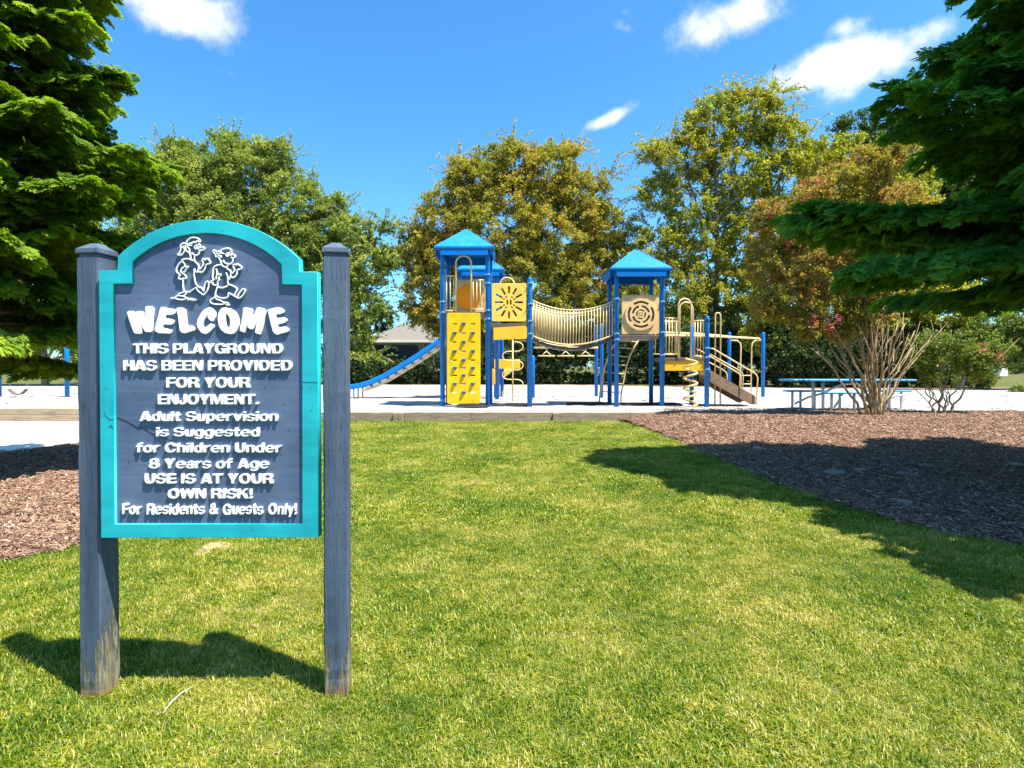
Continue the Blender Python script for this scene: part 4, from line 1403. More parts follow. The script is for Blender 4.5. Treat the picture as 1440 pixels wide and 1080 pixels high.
hl = []
for (r0, r1, off) in ((.30, .36, 45), (.19, .245, 5), (.095, .135, 35), (.03, .055, 0)):
    for k in range(4):
        hl.append(arcslot(tcx, tcz, r0, r1, off + 90 * k + 10, off + 90 * k + 80))
disc = mesh_obj('target_disc', plate_mesh([(tcx + .43 * math.cos(a / 32 * 2 * math.pi), tcz + .43 * math.sin(a / 32 * 2 * math.pi)) for a in range(32)], hl, .04, .004), M['tanplas'], (0, F0 - .046, 0), ps)
mesh_obj('disc_backing', plate_mesh([(tcx + .38 * math.cos(a / 32 * 2 * math.pi), tcz + .38 * math.sin(a / 32 * 2 * math.pi)) for a in range(32)], [], .006), M['deck'], (0, F0 - .0245, 0), disc)
loop(XD(881, BK), XD(902, BK), BK, ZD(430, BK), ZD(400, BK))
# curved ladder
cl = [(899, 477), (893, 486), (886, 500), (881, 515), (877, 535), (874, 552), (873, 566)]
pr = [P(x, y, BK + .35 - .0 * i) for i, (x, y) in enumerate(cl)]
lad = MB().tube(pr, .022, 8)
shiftx = Vector((-.62, 0, 0))
lad.tube([p + shiftx + Vector((.1 * max(0, (p.x - pr[-1].x)) * 0, .1, 0)) for p in pr], .022, 8)
lo = lad.build('curved_ladder', M['tan'], ps)
for k, yy in enumerate((481, 490.5, 502, 514, 526, 540, 553)):
    for a_, c_ in zip(cl, cl[1:]):
        if a_[1] <= yy <= c_[1]:
            xx = a_[0] + (c_[0] - a_[0]) * (yy - a_[1]) / (c_[1] - a_[1])
    p = P(xx, yy, BK + .35)
    MB().tube([p, p + shiftx + Vector((0, .1, .06))], .016, 6).build('rung', M['tan'], lo)

# --- bridge
def sag(x0, z0, x1, z1, zm, t):
    zl = z0 + (z1 - z0) * t
    return zl - 4 * t * (1 - t) * ((z0 + z1) / 2 - zm)


for (D_, nb) in ((F0 + .05, 27), (BK - .08, 26)):
    x0, x1 = xs1 + .06, xc0 - .06
    ztl, ztr, ztm = ZD(422, F0), ZD(422.5, F0), ZD(436, F0)
    zbl, zbr, zbm = ZD(472, F0), ZD(470, F0), ZD(484.5, F0)
    f = MB()
    n = 18
    f.tube([(x0 + (x1 - x0) * i / n, D_, sag(x0, ztl, x1, ztr, ztm, i / n)) for i in range(n + 1)], .018, 8)
    f.tube([(x0 + (x1 - x0) * i / n, D_, sag(x0, ztl, x1, ztr, ztm, i / n) - .07) for i in range(n + 1)], .012, 6)
    f.tube([(x0 + (x1 - x0) * i / n, D_, sag(x0, zbl, x1, zbr, zbm, i / n)) for i in range(n + 1)], .018, 8)
    o_ = f.build('bridge_railing', M['tan'], ps)
    for i in range(nb):
        t = (i + .5) / nb
        x_ = x0 + (x1 - x0) * t
        MB().tube([(x_, D_, sag(x0, zbl, x1, zbr, zbm, t)), (x_, D_, sag(x0, ztl, x1, ztr, ztm, t))], .0125, 6).build('bar', M['tan'], o_)
np_ = 11
bridge = MB().tube([(xs1 + .06 + (xc0 - xs1 - .12) * i / 14, BK - .2, sag(0, ZD(474, F0), 1, ZD(473, F0), ZD(491, F0), i / 14)) for i in range(15)], .015, 6).build('bridge_deck', M['deck'], ps)
for i in range(np_):
    t = (i + .5) / np_
    x_ = xs1 + .06 + (xc0 - xs1 - .12) * t
    z_ = sag(0, ZD(476, F0), 1, ZD(475, F0), ZD(490, F0), t)
    dzx = (sag(0, ZD(476, F0), 1, ZD(475, F0), ZD(490, F0), t + .04) - sag(0, ZD(476, F0), 1, ZD(475, F0), ZD(490, F0), t - .04)) / (.08 * (xc0 - xs1))
    MB().box((x_, (F0 + BK) / 2 - .02, z_), ((xc0 - xs1 - .12) / np_ - .012, 1.0, .075), Matrix.Rotation(-math.atan(dzx), 3, 'Y'), bevel=.008).build('plank', M['deck'], bridge)

# --- trapeze track behind the bridge
DT = 20.6
pole(838.5, DT, 457, True); pole(846, DT - .7, 455, True)
pole(749.5, DT - .7, 500, True)
tr_ = MB().tube([P(752, 489, DT - .3), P(841, 489, DT - .3)], .033, 8)
tr_.tube([P(752, 489, DT - .3), P(751, 489, DT + .3)], .025, 8)
tk = tr_.build('trapeze_track', M['tan'], ps)
for px_ in (768.5, 795.5, 823.5):
    b = MB()
    a_ = P(px_, 490, DT - .3); t1 = P(px_, 494, DT - .3); l_ = P(px_ - 7, 500, DT - .3); r_ = P(px_ + 7, 500, DT - .3)
    b.tube([a_, t1], .02, 6); b.tube([t1, l_], .018, 6); b.tube([t1, r_], .018, 6)
    b.tube([P(px_ - 12, 500.5, DT - .3), P(px_ + 12, 500.5, DT - .3)], .024, 8)
    b.build('trapeze_handle', M['tan'], tk)

# --- low platform D
xd1, _, o3 = pole(994, F0, 445, False)
b = MB().tube([(xd1, F0, ZD(452, F0)), (xd1, F0, ZD(448, F0)), (xd1, F0, ZD(445, F0)), (xd1, F0, ZD(443.5, F0))], [PR + .014, PR + .01, PR * .7, .01], 14)
b.build('post_cap', M['blue'], o3)
collars(o3, xd1, F0, [ZD(490, F0), ZD(503, F0), ZD(520, F0)])
pole(CX + (xd1 - .03) / BK * FPX, BK, 457, True)
dzd = ZD(503, F0)
deck(xc1 + .05, xd1 - .05, F0 - .03, BK, dzd)
MB().box(((xc1 + xd1) / 2, F0 + .02, (ZD(505.5, F0) + ZD(521.5, F0)) / 2), (xd1 - xc1 - .13, .05, ZD(505.5, F0) - ZD(521.5, F0)), bevel=.01).build('skirt_board', M['ochre'], ps)
rail_panel(xc1 + .06, XD(951.5, F0), F0, F0, ZD(498.5, F0), ZD(447.5, F0), 4)
rail_panel(XD(975, F0), xd1 - .06, F0, F0, ZD(501, F0), ZD(451, F0), 4)
loop(XD(953, F0), XD(971, F0), F0 - .05, ZD(503, F0), ZD(420.5, F0))
loop(XD(955.5, BK), XD(974, BK), BK, ZD(503, BK), ZD(425, BK))
rail_panel(xc1 + .02, XD(956, BK), BK, BK, ZD(498, BK), ZD(452, BK), 4)
# spiral climber
hx = XD(971, 15.0); hz0, hz1 = ZD(571, 15.0), ZD(504, 15.0)
pts = []
for i in range(97):
    t = i / 96
    a = -math.pi / 2 + t * 2 * math.pi * 4.6
    pts.append(Vector((hx + .17 * math.cos(a), 15.0 + .17 * math.sin(a), hz0 + (hz1 - hz0) * t)))
sp_ = MB().tube(pts, .028, 8).build('spiral_climber', simple('spiral_yellow_tan', (.66, .47, .15), .4, .06, 4), ps)
# tall single loop by the ramp
loop(XD(1005.5, 15.9), XD(1013, 15.9), 15.9, SZ, ZD(440, 15.9), r=.02)
# ramp with side boards and handrails
rA = P(999, 524, F0 + .05); rB = P(1062.5, 565, F0 + .05)
for k, D_ in enumerate((F0 + .05, F0 + .95)):
    b = MB()
    x0, x1 = rA.x, rB.x
    z0, z1 = ZD(523, F0), ZD(559, F0); h_ = .22
    q = [(x0, z0 + .05), (x1, z1 + .03), (x1, z1 - .19), (x1 - .12, z1 - .19), (x0, z0 - h_ - .05)]
    b.add([(x, D_, z) for x, z in q] + [(x, D_ + .05, z) for x, z in q], [(0, 1, 2, 3, 4), (9, 8, 7, 6, 5)] + [(i, i + 5, (i + 1) % 5 + 5, (i + 1) % 5) for i in range(5)])
    b.build('ramp_side', M['rampbrown'], ps)
b = MB()
b.add([(rA.x, F0 + .1, ZD(523, F0) - .1), (rB.x, F0 + .1, ZD(559, F0) - .1), (rB.x, F0 + .95, ZD(559, F0) - .1), (rA.x, F0 + .95, ZD(523, F0) - .1),
       (rA.x, F0 + .1, ZD(523, F0) - .15), (rB.x, F0 + .1, ZD(559, F0) - .15), (rB.x, F0 + .95, ZD(559, F0) - .15), (rA.x, F0 + .95, ZD(523, F0) - .15)],
      [(0, 1, 2, 3), (7, 6, 5, 4), (0, 4, 5, 1), (1, 5, 6, 2), (2, 6, 7, 3), (3, 7, 4, 0)])
b.build('ramp', M['rampbrown'], ps, 'brown access ramp down to the sand')
for D_, dx in ((F0, 0), (F0 + 1.0, -.05)):
    o_ = MB().tube([P(999, 490, F0) + Vector((dx, D_ - F0, 0)), P(1003, 490.5, F0) + Vector((dx, D_ - F0, 0)), P(1058, 523, F0) + Vector((dx, D_ - F0, 0)), P(1063, 526, F0) + Vector((dx, D_ - F0, 0)), P(1065.5, 531, F0) + Vector((dx, D_ - F0, 0)), P(1063.5, 570, F0) + Vector((dx, D_ - F0, 0))], .019, 8).build('handrail', M['tan'], ps)
    MB().tube([P(998, 498, F0) + Vector((dx, D_ - F0, 0)), P(1038, 520, F0) + Vector((dx, D_ - F0, 0)), P(1043.5, 524, F0) + Vector((dx, D_ - F0, 0)), P(1045, 529, F0) + Vector((dx, D_ - F0, 0)), P(1044.5, 547, F0) + Vector((dx, D_ - F0, 0))], .016, 8).build('lower_handrail', M['tan'], ps)
# overhead track to far posts
D2 = 20.3
pole(1025.5, D2 + 1.2, 467, True); pole(1073, D2, 467, True)
for a_, b_ in (((934, 472, F0 + .3), (1068, 476, D2)), ((934, 468, BK + .4), (1024, 473, D2 + 1.2))):
    MB().tube([P(*a_), P((a_[0] + b_[0]) / 2, (a_[1] + b_[1]) / 2 - 1.5, (a_[2] + b_[2]) / 2), P(*b_)], .034, 8).build('overhead_rail', M['tan'], ps)
for t in (.15, .3, .45, .6, .75, .9):
    p = P(934, 472, F0 + .3).lerp(P(1068, 476, D2), t); q = P(934, 468, BK + .4).lerp(P(1024, 473, D2 + 1.2), t)
    MB().tube([p, q], .016, 6).build('overhead_rung', M['tan'], ps)
lad = MB()
lad.tube([P(1028, 478.5, D2), P(1037, 479, D2), P(1041, 482, D2), P(1042, 488, D2), P(1040.5, 548, D2)], .024, 8)
lad.tube([P(1071, 478, D2), P(1062, 479, D2), P(1058, 482, D2), P(1057, 488, D2), P(1056, 555, D2)], .024, 8)
lo = lad.build('end_ladder', M['tan'], ps)
for yy in (528, 540): MB().tube([P(1041, yy, D2), P(1056.5, yy, D2)], .018, 6).build('rung', M['tan'], lo)

# ribbed rubber wear mats lying on the sand
k = 0
for (pxa, pxb, D_, lab) in ((640, 686, 14.9, 'black ribbed rubber mat below the yellow climbing wall'), (690, 742, 15.4, 'black ribbed rubber mat between the climbing wall and the curly climber'),
                       (800, 860, 15.9, 'black ribbed rubber mat on the sand under the rope-like bridge'), (880, 960, 15.7, 'black ribbed rubber mat under the low orange platform')):
    x0, x1 = XD(pxa, D_), XD(pxb, D_)
    root = MB()
    root.box(((x0 + x1) / 2, D_ + .35, SZ + .018), (x1 - x0, .8, .02))
    n = int((x1 - x0) / .07)
    for i in range(n):
        root.box((x0 + (i + .5) * (x1 - x0) / n, D_ + .35, SZ + .040), (.025, .78, .022))
    o_ = root.build('rubber_mat', M['rubber'])
    tag(o_, lab.replace('rope-like ', 'sagging '), 'mat', 'rubber wear mats under the play structure')

# ------------------------------------------------------------------ swing set
sw = empty('swing_set', (XD(94, 20.5), 20.5, SZ), 'blue swing frame half hidden by the left conifer', 'swing frame')
for px_ in (94.2, -1.5):
    x_ = XD(px_, 20.5)
    MB().tube([(x_, 20.5, SZ - .1), (x_, 20.5, 3.25)], .075, 12).build('post', M['blue'], sw)
MB().tube([(XD(-1.5, 20.5), 20.5, 3.25), (XD(94.2, 20.5), 20.5, 3.25)], .06, 10).build('crossbeam', M['blue'], sw)
sx_ = XD(25, 20.5)
sg = empty('swing', (sx_, 20.5, 3.2), 'brown belt swing hanging on chains in the blue frame', 'swing')
seat = []
prof = [(-.31, .13), (-.25, .06), (-.15, -.02), (0, -.06), (.15, -.02), (.25, .06), (.31, .13)]
zc_ = ZD(553, 20.5)
vs = []
for x_, z_ in prof:
    for y_ in (-.08, .08):
        for t_ in (0, .025): vs.append((sx_ + x_, 20.5 + y_, zc_ + z_ + t_))
fs = []
for i in range(len(prof) - 1):
    a = i * 4; b_ = a + 4
    fs += [(a, a + 2, b_ + 2, b_), (a + 1, b_ + 1, b_ + 3, a + 3), (a, b_, b_ + 1, a + 1), (a + 2, a + 3, b_ + 3, b_ + 2)]
fs += [(0, 1, 3, 2), (len(vs) - 4, len(vs) - 2, len(vs) - 1, len(vs) - 3)]
MB().add(vs, fs).build('seat', M['swingseat'], sg)
for s_ in (-1, 1):
    MB().tube([(sx_ + s_ * .31, 20.5, zc_ + .13), (sx_ + s_ * .30, 20.5, 3.2)], .008, 5).build('chain', M['chain'], sg)

# ------------------------------------------------------------------ picnic table
DTb = 14.1
tb = empty('picnic_table', (XD(1190, DTb), DTb, SZ), 'long blue picnic table with attached benches and grey legs behind the crape myrtle', 'picnic table')
tz = ZD(534.5, DTb)
x0, x1 = XD(1105, DTb), XD(1274, DTb)
top = MB().box(((x0 + x1) / 2, DTb + .0, tz), (x1 - x0, .80, .05), bevel=.015).build('tabletop', M['tableblue'], tb)
for (a_, b_, dy, zp) in ((1104, 1156, .55, 550), (1159, 1212, -.62, 552.5), (1222, 1279, .55, 551)):
    D_ = DTb + dy
    xx0, xx1 = XD(a_, D_), XD(b_, D_)
    bz = tz - .29
    bn = MB().box(((xx0 + xx1) / 2, D_, bz), (xx1 - xx0, .28, .045), bevel=.012).build('bench', M['tableblue'], tb)
    for f_ in (.2, .42, .8):
        xx = xx0 + (xx1 - xx0) * f_
        MB().tube([(xx, D_, SZ - .02), (xx, D_, bz)], .032, 8).build('bench_leg', M['greysteel'], bn)
    sgn = 1 if dy < 0 else -1
    MB().tube([(xx0 + .25, D_, SZ + .12), (xx0 + .5, D_ + sgn * .2, SZ + .30), ((xx0 + xx1) / 2 + .3, DTb + sgn * -.1, SZ + .42)], .026, 8).build('brace', M['greysteel'], bn)
for px_ in (1140.5, 1154.5, 1233, 1247):
    xx = XD(px_, DTb)
    MB().tube([(xx, DTb - .1, SZ - .02), (xx, DTb - .1, tz - .02)], .036, 8).build('leg', M['greysteel'], tb)
MB().tube([(XD(1155, DTb), DTb - .08, SZ + .42)] + [Vector((XD(1155 + 78 * i / 8, DTb), DTb - .08, SZ + .42 + .24 * math.sin(math.pi * i / 8))) for i in range(1, 8)] + [(XD(1233, DTb), DTb - .08, SZ + .42)], .03, 8).build('brace', M['greysteel'], tb)

# ------------------------------------------------------------------ flat stones
stones = [(1175, 666, 15, 'widest pale flat stone in the middle of the shaded mulch'), (1210, 663, 9, 'small pale flat stone between two larger ones in the shaded mulch'),
          (1276, 669, 13, 'pale flat stone right of the middle of the shaded mulch'), (1268, 708, 12, 'dusty flat stone nearest the lawn in the mulch'), (1305, 657, 10, 'flat stone nearest the small crape myrtle in the mulch'),
          (1066, 632, 8, 'small pale flat stone farthest left in the shaded mulch'), (1428, 655, 12, 'pale flat stone at the far right of the mulch')]
for i, (px_, py_, w_, lab) in enumerate(stones):
    D_ = EYE * FPX / (py_ - 517); x_ = XD(px_, D_); zg = mulch_z(x_, D_)
    D_ = (EYE - zg) * FPX / (py_ - 517); x_ = XD(px_, D_)
    r_ = w_ / FPX * D_
    rr = random.Random(i)
    n = 11; vs = []
    for lv, (k, h) in enumerate(((1, 0), (1.0, .028), (.85, .040))):
        for j in range(n):
            a = 2 * math.pi * j / n; q = r_ * k * (1 + .22 * math.sin(a * 2 + i) + .12 * math.sin(a * 5 + i * 2))
            vs.append((x_ + q * math.cos(a), D_ + q * math.sin(a) * 1.1, zg - .01 + h))
    fs = [(l_ * n + j, l_ * n + (j + 1) % n, (l_ + 1) * n + (j + 1) % n, (l_ + 1) * n + j) for l_ in (0, 1) for j in range(n)] + [tuple(2 * n + j for j in range(n))]
    tag(MB().add(vs, fs).build('stone', M['stone']), lab, 'stone', 'flat stones lying in the mulch bed')

# a pale dry stalk lying on the grass
def gp(px_, py_, z): 
    D_ = (EYE - z) * FPX / (py_ - 517); return Vector((XD(px_, D_), D_, z))
tag(MB().tube([gp(226, 1006, .02), gp(238, 990, .032), gp(252, 977, .036), gp(268, 968, .03)], [.0014, .0022, .0020, .001], 5).build('dry_stalk', simple('pale_straw', (.62, .58, .42), .8, .1, 20)), 'pale dry stalk lying on the lawn between the sign posts', 'twig')
# bare soil mounds in the lawn
for (px_, py_, w_, h_, lab) in ((299, 773, 21, .012, 'small pale anthill of bare soil on the lawn below the sign'),):
    D_ = EYE * FPX / (py_ - 517); x_ = XD(px_, D_); r_ = w_ / FPX * D_
    vs = []; n = 18
    for k, h in ((1.1, -.004), (.8, .5), (.5, .8), (.2, 1.0)):
        for j in range(n):
            a = 2 * math.pi * j / n; q = r_ * k * (1 + .15 * math.sin(3 * a + k))
            vs.append((x_ + q * math.cos(a), D_ + q * math.sin(a) * 1.4, h * h_ + .012))
    fs = [(l_ * n + j, l_ * n + (j + 1) % n, (l_ + 1) * n + (j + 1) % n, (l_ + 1) * n + j) for l_ in (0, 1, 2) for j in range(n)] + [tuple(3 * n + j for j in range(n))]
    tag(MB().add(vs, fs, True).build('soil_mound', M['soil']), lab, 'soil')

# ------------------------------------------------------------------ house
DH = 46.0
hb = empty('house', (XD(650, DH), DH, SZ - .02), 'pale grey house with brown hip roof behind the slide', 'house')
hx0, hx1 = XD(517, DH), XD(752, DH)
zw = ZD(478.5, DH)
MB().box(((hx0 + hx1) / 2 + .3, DH + 4, (zw + SZ) / 2), (hx1 - hx0 - .8, 8, zw - SZ), bevel=0).build('wall', M['siding'], hb)
wl = hb.children[0]
nb = 16
for i in range(nb):
    z_ = SZ + (zw - SZ) * (i + .5) / nb
    MB().box(((hx0 + hx1) / 2 + .3, DH - .02, z_), (hx1 - hx0 - .8, .03, (zw - SZ) / nb - .012), Matrix.Rotation(R(4), 3, 'X')).build('siding_board', M['siding'], wl)
ze = zw
ov = .5
zr = ZD(448, DH + 4)
A = [(hx0 - ov, DH - ov, ze), (hx1 + ov, DH - ov, ze), (hx1 + ov, DH + 8.5, ze), (hx0 - ov, DH + 8.5, ze)]
Bq = [(hx0 + 3.8, DH + 4, zr), (hx1 - 4, DH + 4, zr)]
b = MB().add(A + Bq + [(p[0], p[1], ze - .02) for p in A], [(0, 1, 5, 4), (1, 2, 5), (2, 3, 4, 5), (3, 0, 4), (9, 8, 7, 6), (0, 6, 7, 1), (1, 7, 8, 2), (2, 8, 9, 3), (3, 9, 6, 0)])
rf = b.build('roof', M['shingle'], hb)
MB().box(((hx0 + hx1) / 2, DH - ov - .03, ze - .08), (hx1 - hx0 + 2 * ov, .05, .22)).build('fascia', M['fascia'], rf)
for px_ in (604, 725):
    w_ = MB().box((XD(px_, DH), DH - .06, ZD(492, DH)), (1.0, .06, 1.1)).build('window', M['fascia'], hb)
    MB().box((XD(px_, DH), DH - .10, ZD(492, DH)), (.84, .02, .94)).build('pane', M['glass'], w_)
sc_ = MB()
D_ = 41.0
scr = mesh_obj('screen_fence', plate_mesh(rrect(XD(506, D_), XD(589, D_), SZ - .02, ZD(484.5, D_), .3), [], .08), M['screen'], (0, D_, 0))
tag(scr, 'dark navy privacy screen in front of the pale house', 'screen')
# far pale box and brick house
pb = MB(); pb.box((XD(1407, 60), 60, 1.15), (.9, .8, 1.6), bevel=.03); pb.box((XD(1407, 60), 60, 2.0), (1.0, .9, .1), bevel=.02)
tag(pb.build('utility_box', M['fascia']), 'white utility box at the edge of the far lawn', 'utility box')
fh = empty('brick_building', (XD(72, 70), 70, SZ), 'low brick building far behind the swing', 'building')
MB().box((XD(72, 70), 74, .9), (9, 6, 1.6)).build('wall', M['farbrick'], fh)
MB().add([(XD(72, 70) - 5, 70.6, 1.7), (XD(72, 70) + 5, 70.6, 1.7), (XD(72, 70) + 5, 77.4, 1.7), (XD(72, 70) - 5, 77.4, 1.7), (XD(72, 70) - 4, 74, 2.7), (XD(72, 70) + 4, 74, 2.7)], [(0, 1, 5, 4), (1, 2, 5), (2, 3, 4, 5), (3, 0, 4), (3, 2, 1, 0)]).build('roof', M['shingle'], fh)

# ------------------------------------------------------------------ foliage
G = np.random.default_rng(11)


def scatter(name, pts, variants, mat, scl, tilt=.15, label=None, cat=None, rot=None, tone=None, parent=None):
    """pts (n,3): every point carries a turned, scaled copy of one of the variants"""
    n = len(pts)
    if parent is not None: pts = pts - np.array(wpos(parent))
    me = bpy.data.meshes.new(name)
    me.vertices.add(n); me.vertices.foreach_set('co', pts.astype(np.float32).ravel())
    if rot is None: rot = np.stack([G.normal(size=n) * tilt, G.normal(size=n) * tilt, G.uniform(0, 6.283, n)], 1)
    a = me.attributes.new('rot', 'FLOAT_VECTOR', 'POINT'); a.data.foreach_set('vector', rot.astype(np.float32).ravel())
    if tone is not None:
        a = me.attributes.new('tone', 'FLOAT', 'POINT'); a.data.foreach_set('value', tone.astype(np.float32))
    a = me.attributes.new('scl', 'FLOAT', 'POINT'); a.data.foreach_set('value', scl.astype(np.float32))
    a = me.attributes.new('idx', 'INT', 'POINT'); a.data.foreach_set('value', G.integers(0, len(variants), n).astype(np.int32))
    me.materials.append(mat)
    o = bpy.data.objects.new(name, me); link(o, parent)
    ng = bpy.data.node_groups.new(name, 'GeometryNodeTree')
    ng.interface.new_socket('Geometry', in_out='INPUT', socket_type='NodeSocketGeometry')
    ng.interface.new_socket('Geometry', in_out='OUTPUT', socket_type='NodeSocketGeometry')
    gi = ng.nodes.new('NodeGroupInput'); go = ng.nodes.new('NodeGroupOutput')
    jn = ng.nodes.new('GeometryNodeJoinGeometry')
    for v in variants:
        oi = ng.nodes.new('GeometryNodeObjectInfo'); oi.inputs['Object'].default_value = v; oi.inputs['As Instance'].default_value = True
        ng.links.new(oi.outputs['Geometry'], jn.inputs[0])
    ip = ng.nodes.new('GeometryNodeInstanceOnPoints')
    ip.inputs['Pick Instance'].default_value = True

    def na(nm, ty):
        q = ng.nodes.new('GeometryNodeInputNamedAttribute'); q.data_type = ty; q.inputs['Name'].default_value = nm
        return q.outputs['Attribute']
    ng.links.new(gi.outputs[0], ip.inputs['Points'])
    ng.links.new(jn.outputs[0], ip.inputs['Instance'])
    ng.links.new(na('idx', 'INT'), ip.inputs['Instance Index'])
    e2r = ng.nodes.new('FunctionNodeEulerToRotation')
    ng.links.new(na('rot', 'FLOAT_VECTOR'), e2r.inputs[0])
    ng.links.new(e2r.outputs[0], ip.inputs['Rotation'])
    ng.links.new(na('scl', 'FLOAT'), ip.inputs['Scale'])
    ng.links.new(ip.outputs[0], go.inputs[0])
    md = o.modifiers.new('scatter', 'NODES'); md.node_group = ng
    tag(o, label, cat, kind='stuff')
    return o


def hidden_obj(name, verts, faces, attr, mat):
    me = bpy.data.meshes.new(name)
    m, k = faces.shape
    me.vertices.add(len(verts)); me.vertices.foreach_set('co', verts.astype(np.float32).ravel())
    me.loops.add(m * k); me.loops.foreach_set('vertex_index', faces.astype(np.int32).ravel())
    me.polygons.add(m); me.polygons.foreach_set('loop_start', (np.arange(m) * k).astype(np.int32))
    a = me.attributes.new('rnd', 'FLOAT', 'FACE'); a.data.foreach_set('value', attr.astype(np.float32))
    me.materials.append(mat); me.update(calc_edges=True)
    return bpy.data.objects.new(name, me)


def rand_dirs(n):
    v = G.normal(size=(n, 3)); v /= np.linalg.norm(v, axis=1)[:, None] + 1e-9
    return v


def leaf_quads(cent, size, up=.6, droop=0.0, aspect=.66, gen=G):
    n = len(cent)
    nr = rand_dirs(n); nr[:, 2] = np.abs(nr[:, 2]) + up; nr /= np.linalg.norm(nr, axis=1)[:, None]
    a = rand_dirs(n)
    if droop: a[:, 2] -= droop
    u = a - nr * np.sum(a * nr, 1)[:, None]; u /= np.linalg.norm(u, axis=1)[:, None] + 1e-9
    w = np.cross(nr, u)
    s = (size * G.uniform(.65, 1.35, n))[:, None]
    v = np.empty((n, 4, 3), np.float32)
    v[:, 0] = cent - u * s * .5; v[:, 1] = cent + w * s * aspect * .5; v[:, 2] = cent + u * s * .5; v[:, 3] = cent - w * s * aspect * .5
    return v.reshape(-1, 3), np.arange(n * 4).reshape(n, 4)


def clump_points(blobs, D, dens, per, rho, depth=.75, yspread=0.0, inner=.45, flat=.75):
    """blobs in (px, py, r_px) at distance D -> leaf centres and their clump ids"""
    P_ = []; cid = []; centres = []
    k = 0
    for bl in blobs:
        px_, py_, rp = bl[:3]
        dd = D + (bl[3] if len(bl) > 3 else 0)
        c = np.array(P(px_, py_, dd)); Rr = rp / FPX * dd
        n = max(6, int(dens * rp * rp / 1000))
        d = rand_dirs(n); r = Rr * (G.uniform(inner, 1.0, n) ** .6)[:, None]
        cc = c + d * r * np.array([1, depth, .95])
        for q in cc:
            m = int(per * G.uniform(.6, 1.4)); rr = rho * G.uniform(.55, 1.35)
            g = rand_dirs(m) * (G.uniform(0, 1, m) ** .5)[:, None] * rr * np.array([1, 1, flat])
            P_.append(q + g); cid.append(np.full(m, k)); k += 1
        centres.append((Vector(c), Rr, cc))
    return np.concatenate(P_), np.concatenate(cid), centres


def clump_centres(blobs, D, dens, depth=.75, inner=.35):
    out = []; cen = []
    for bl in blobs:
        px_, py_, rp = bl[:3]; dd = D + (bl[3] if len(bl) > 3 else 0)
        c = np.array(P(px_, py_, dd)); Rr = rp / FPX * dd
        n = max(6, int(dens * rp * rp / 1000))
        cc = c + rand_dirs(n) * (Rr * (G.uniform(inner, 1.0, n) ** .6)[:, None]) * np.array([1, depth, .95])
        out.append(cc); cen.append((Vector(c), Rr, cc))
    return np.concatenate(out), cen


_cl = {}


def clusters(mat, leaf, rho, per, up, droop, flat=.75):
    """a few different leafy twig-ends, radius about rho, made of single leaves"""
    k = (mat.name, leaf, rho, per, up, droop)
    if k not in _cl:
        out = []
        for s_ in range(6):
            pts = []
            for tw in range(7):
                d = rand_dirs(1)[0] * np.array([1, 1, flat]); m = int(per / 7)
                t = G.uniform(0, 1, m)[:, None] ** .8
                pts.append(d * t * rho + G.normal(size=(m, 3)) * rho * .16 - np.array([0, 0, 1]) * t ** 2 * rho * .25 * (1 + droop))
            pts = np.concatenate(pts)
            V, Fc = leaf_quads(pts, leaf, up=up, droop=droop)
            out.append(hidden_obj('leafy_twig', V, Fc, np.clip(.48 + G.normal(size=len(pts)) * .17, 0, 1), mat))
        _cl[k] = out
    return _cl[k]


def leafy(name, pts, mat, leaf, rho, per, parent=None, up=.15, droop=.3, label=None, cat=None, spread=.2):
    return scatter(name, pts, clusters(mat, leaf, rho, per, up, droop), mat, G.uniform(.65, 1.3, len(pts)), .35, label, cat,
                   tone=G.normal(size=len(pts)) * spread, parent=parent)


def strands(centres, D, nper, length, leafgap, droop, jitter=.05):
    """thin leafy shoots reaching out of the crown, arching over and hanging"""
    out = []; sid = []; k = 0
    lines = []
    for (c, Rr, cc) in centres:
        for _ in range(nper):
            d = rand_dirs(1)[0]; d[2] = abs(d[2]) * .8 - .1
            p = np.array(c) + d * Rr * G.uniform(.75, 1.0) * np.array([1, .75, .95])
            v = d * .5 + np.array([0, 0, .35])
            L_ = length * G.uniform(.5, 1.3); st = leafgap; pts = [p.copy()]
            n = int(L_ / st)
            for i in range(n):
                v = v + np.array([0, 0, -droop * st]) + G.normal(size=3) * .06
                v /= np.linalg.norm(v); p = p + v * st
                m = 3
                out.append(p + G.normal(size=(m, 3)) * jitter); sid.append(np.full(m, k))
                pts.append(p.copy())
            lines.append(pts); k += 1
    return np.concatenate(out), np.concatenate(sid), lines


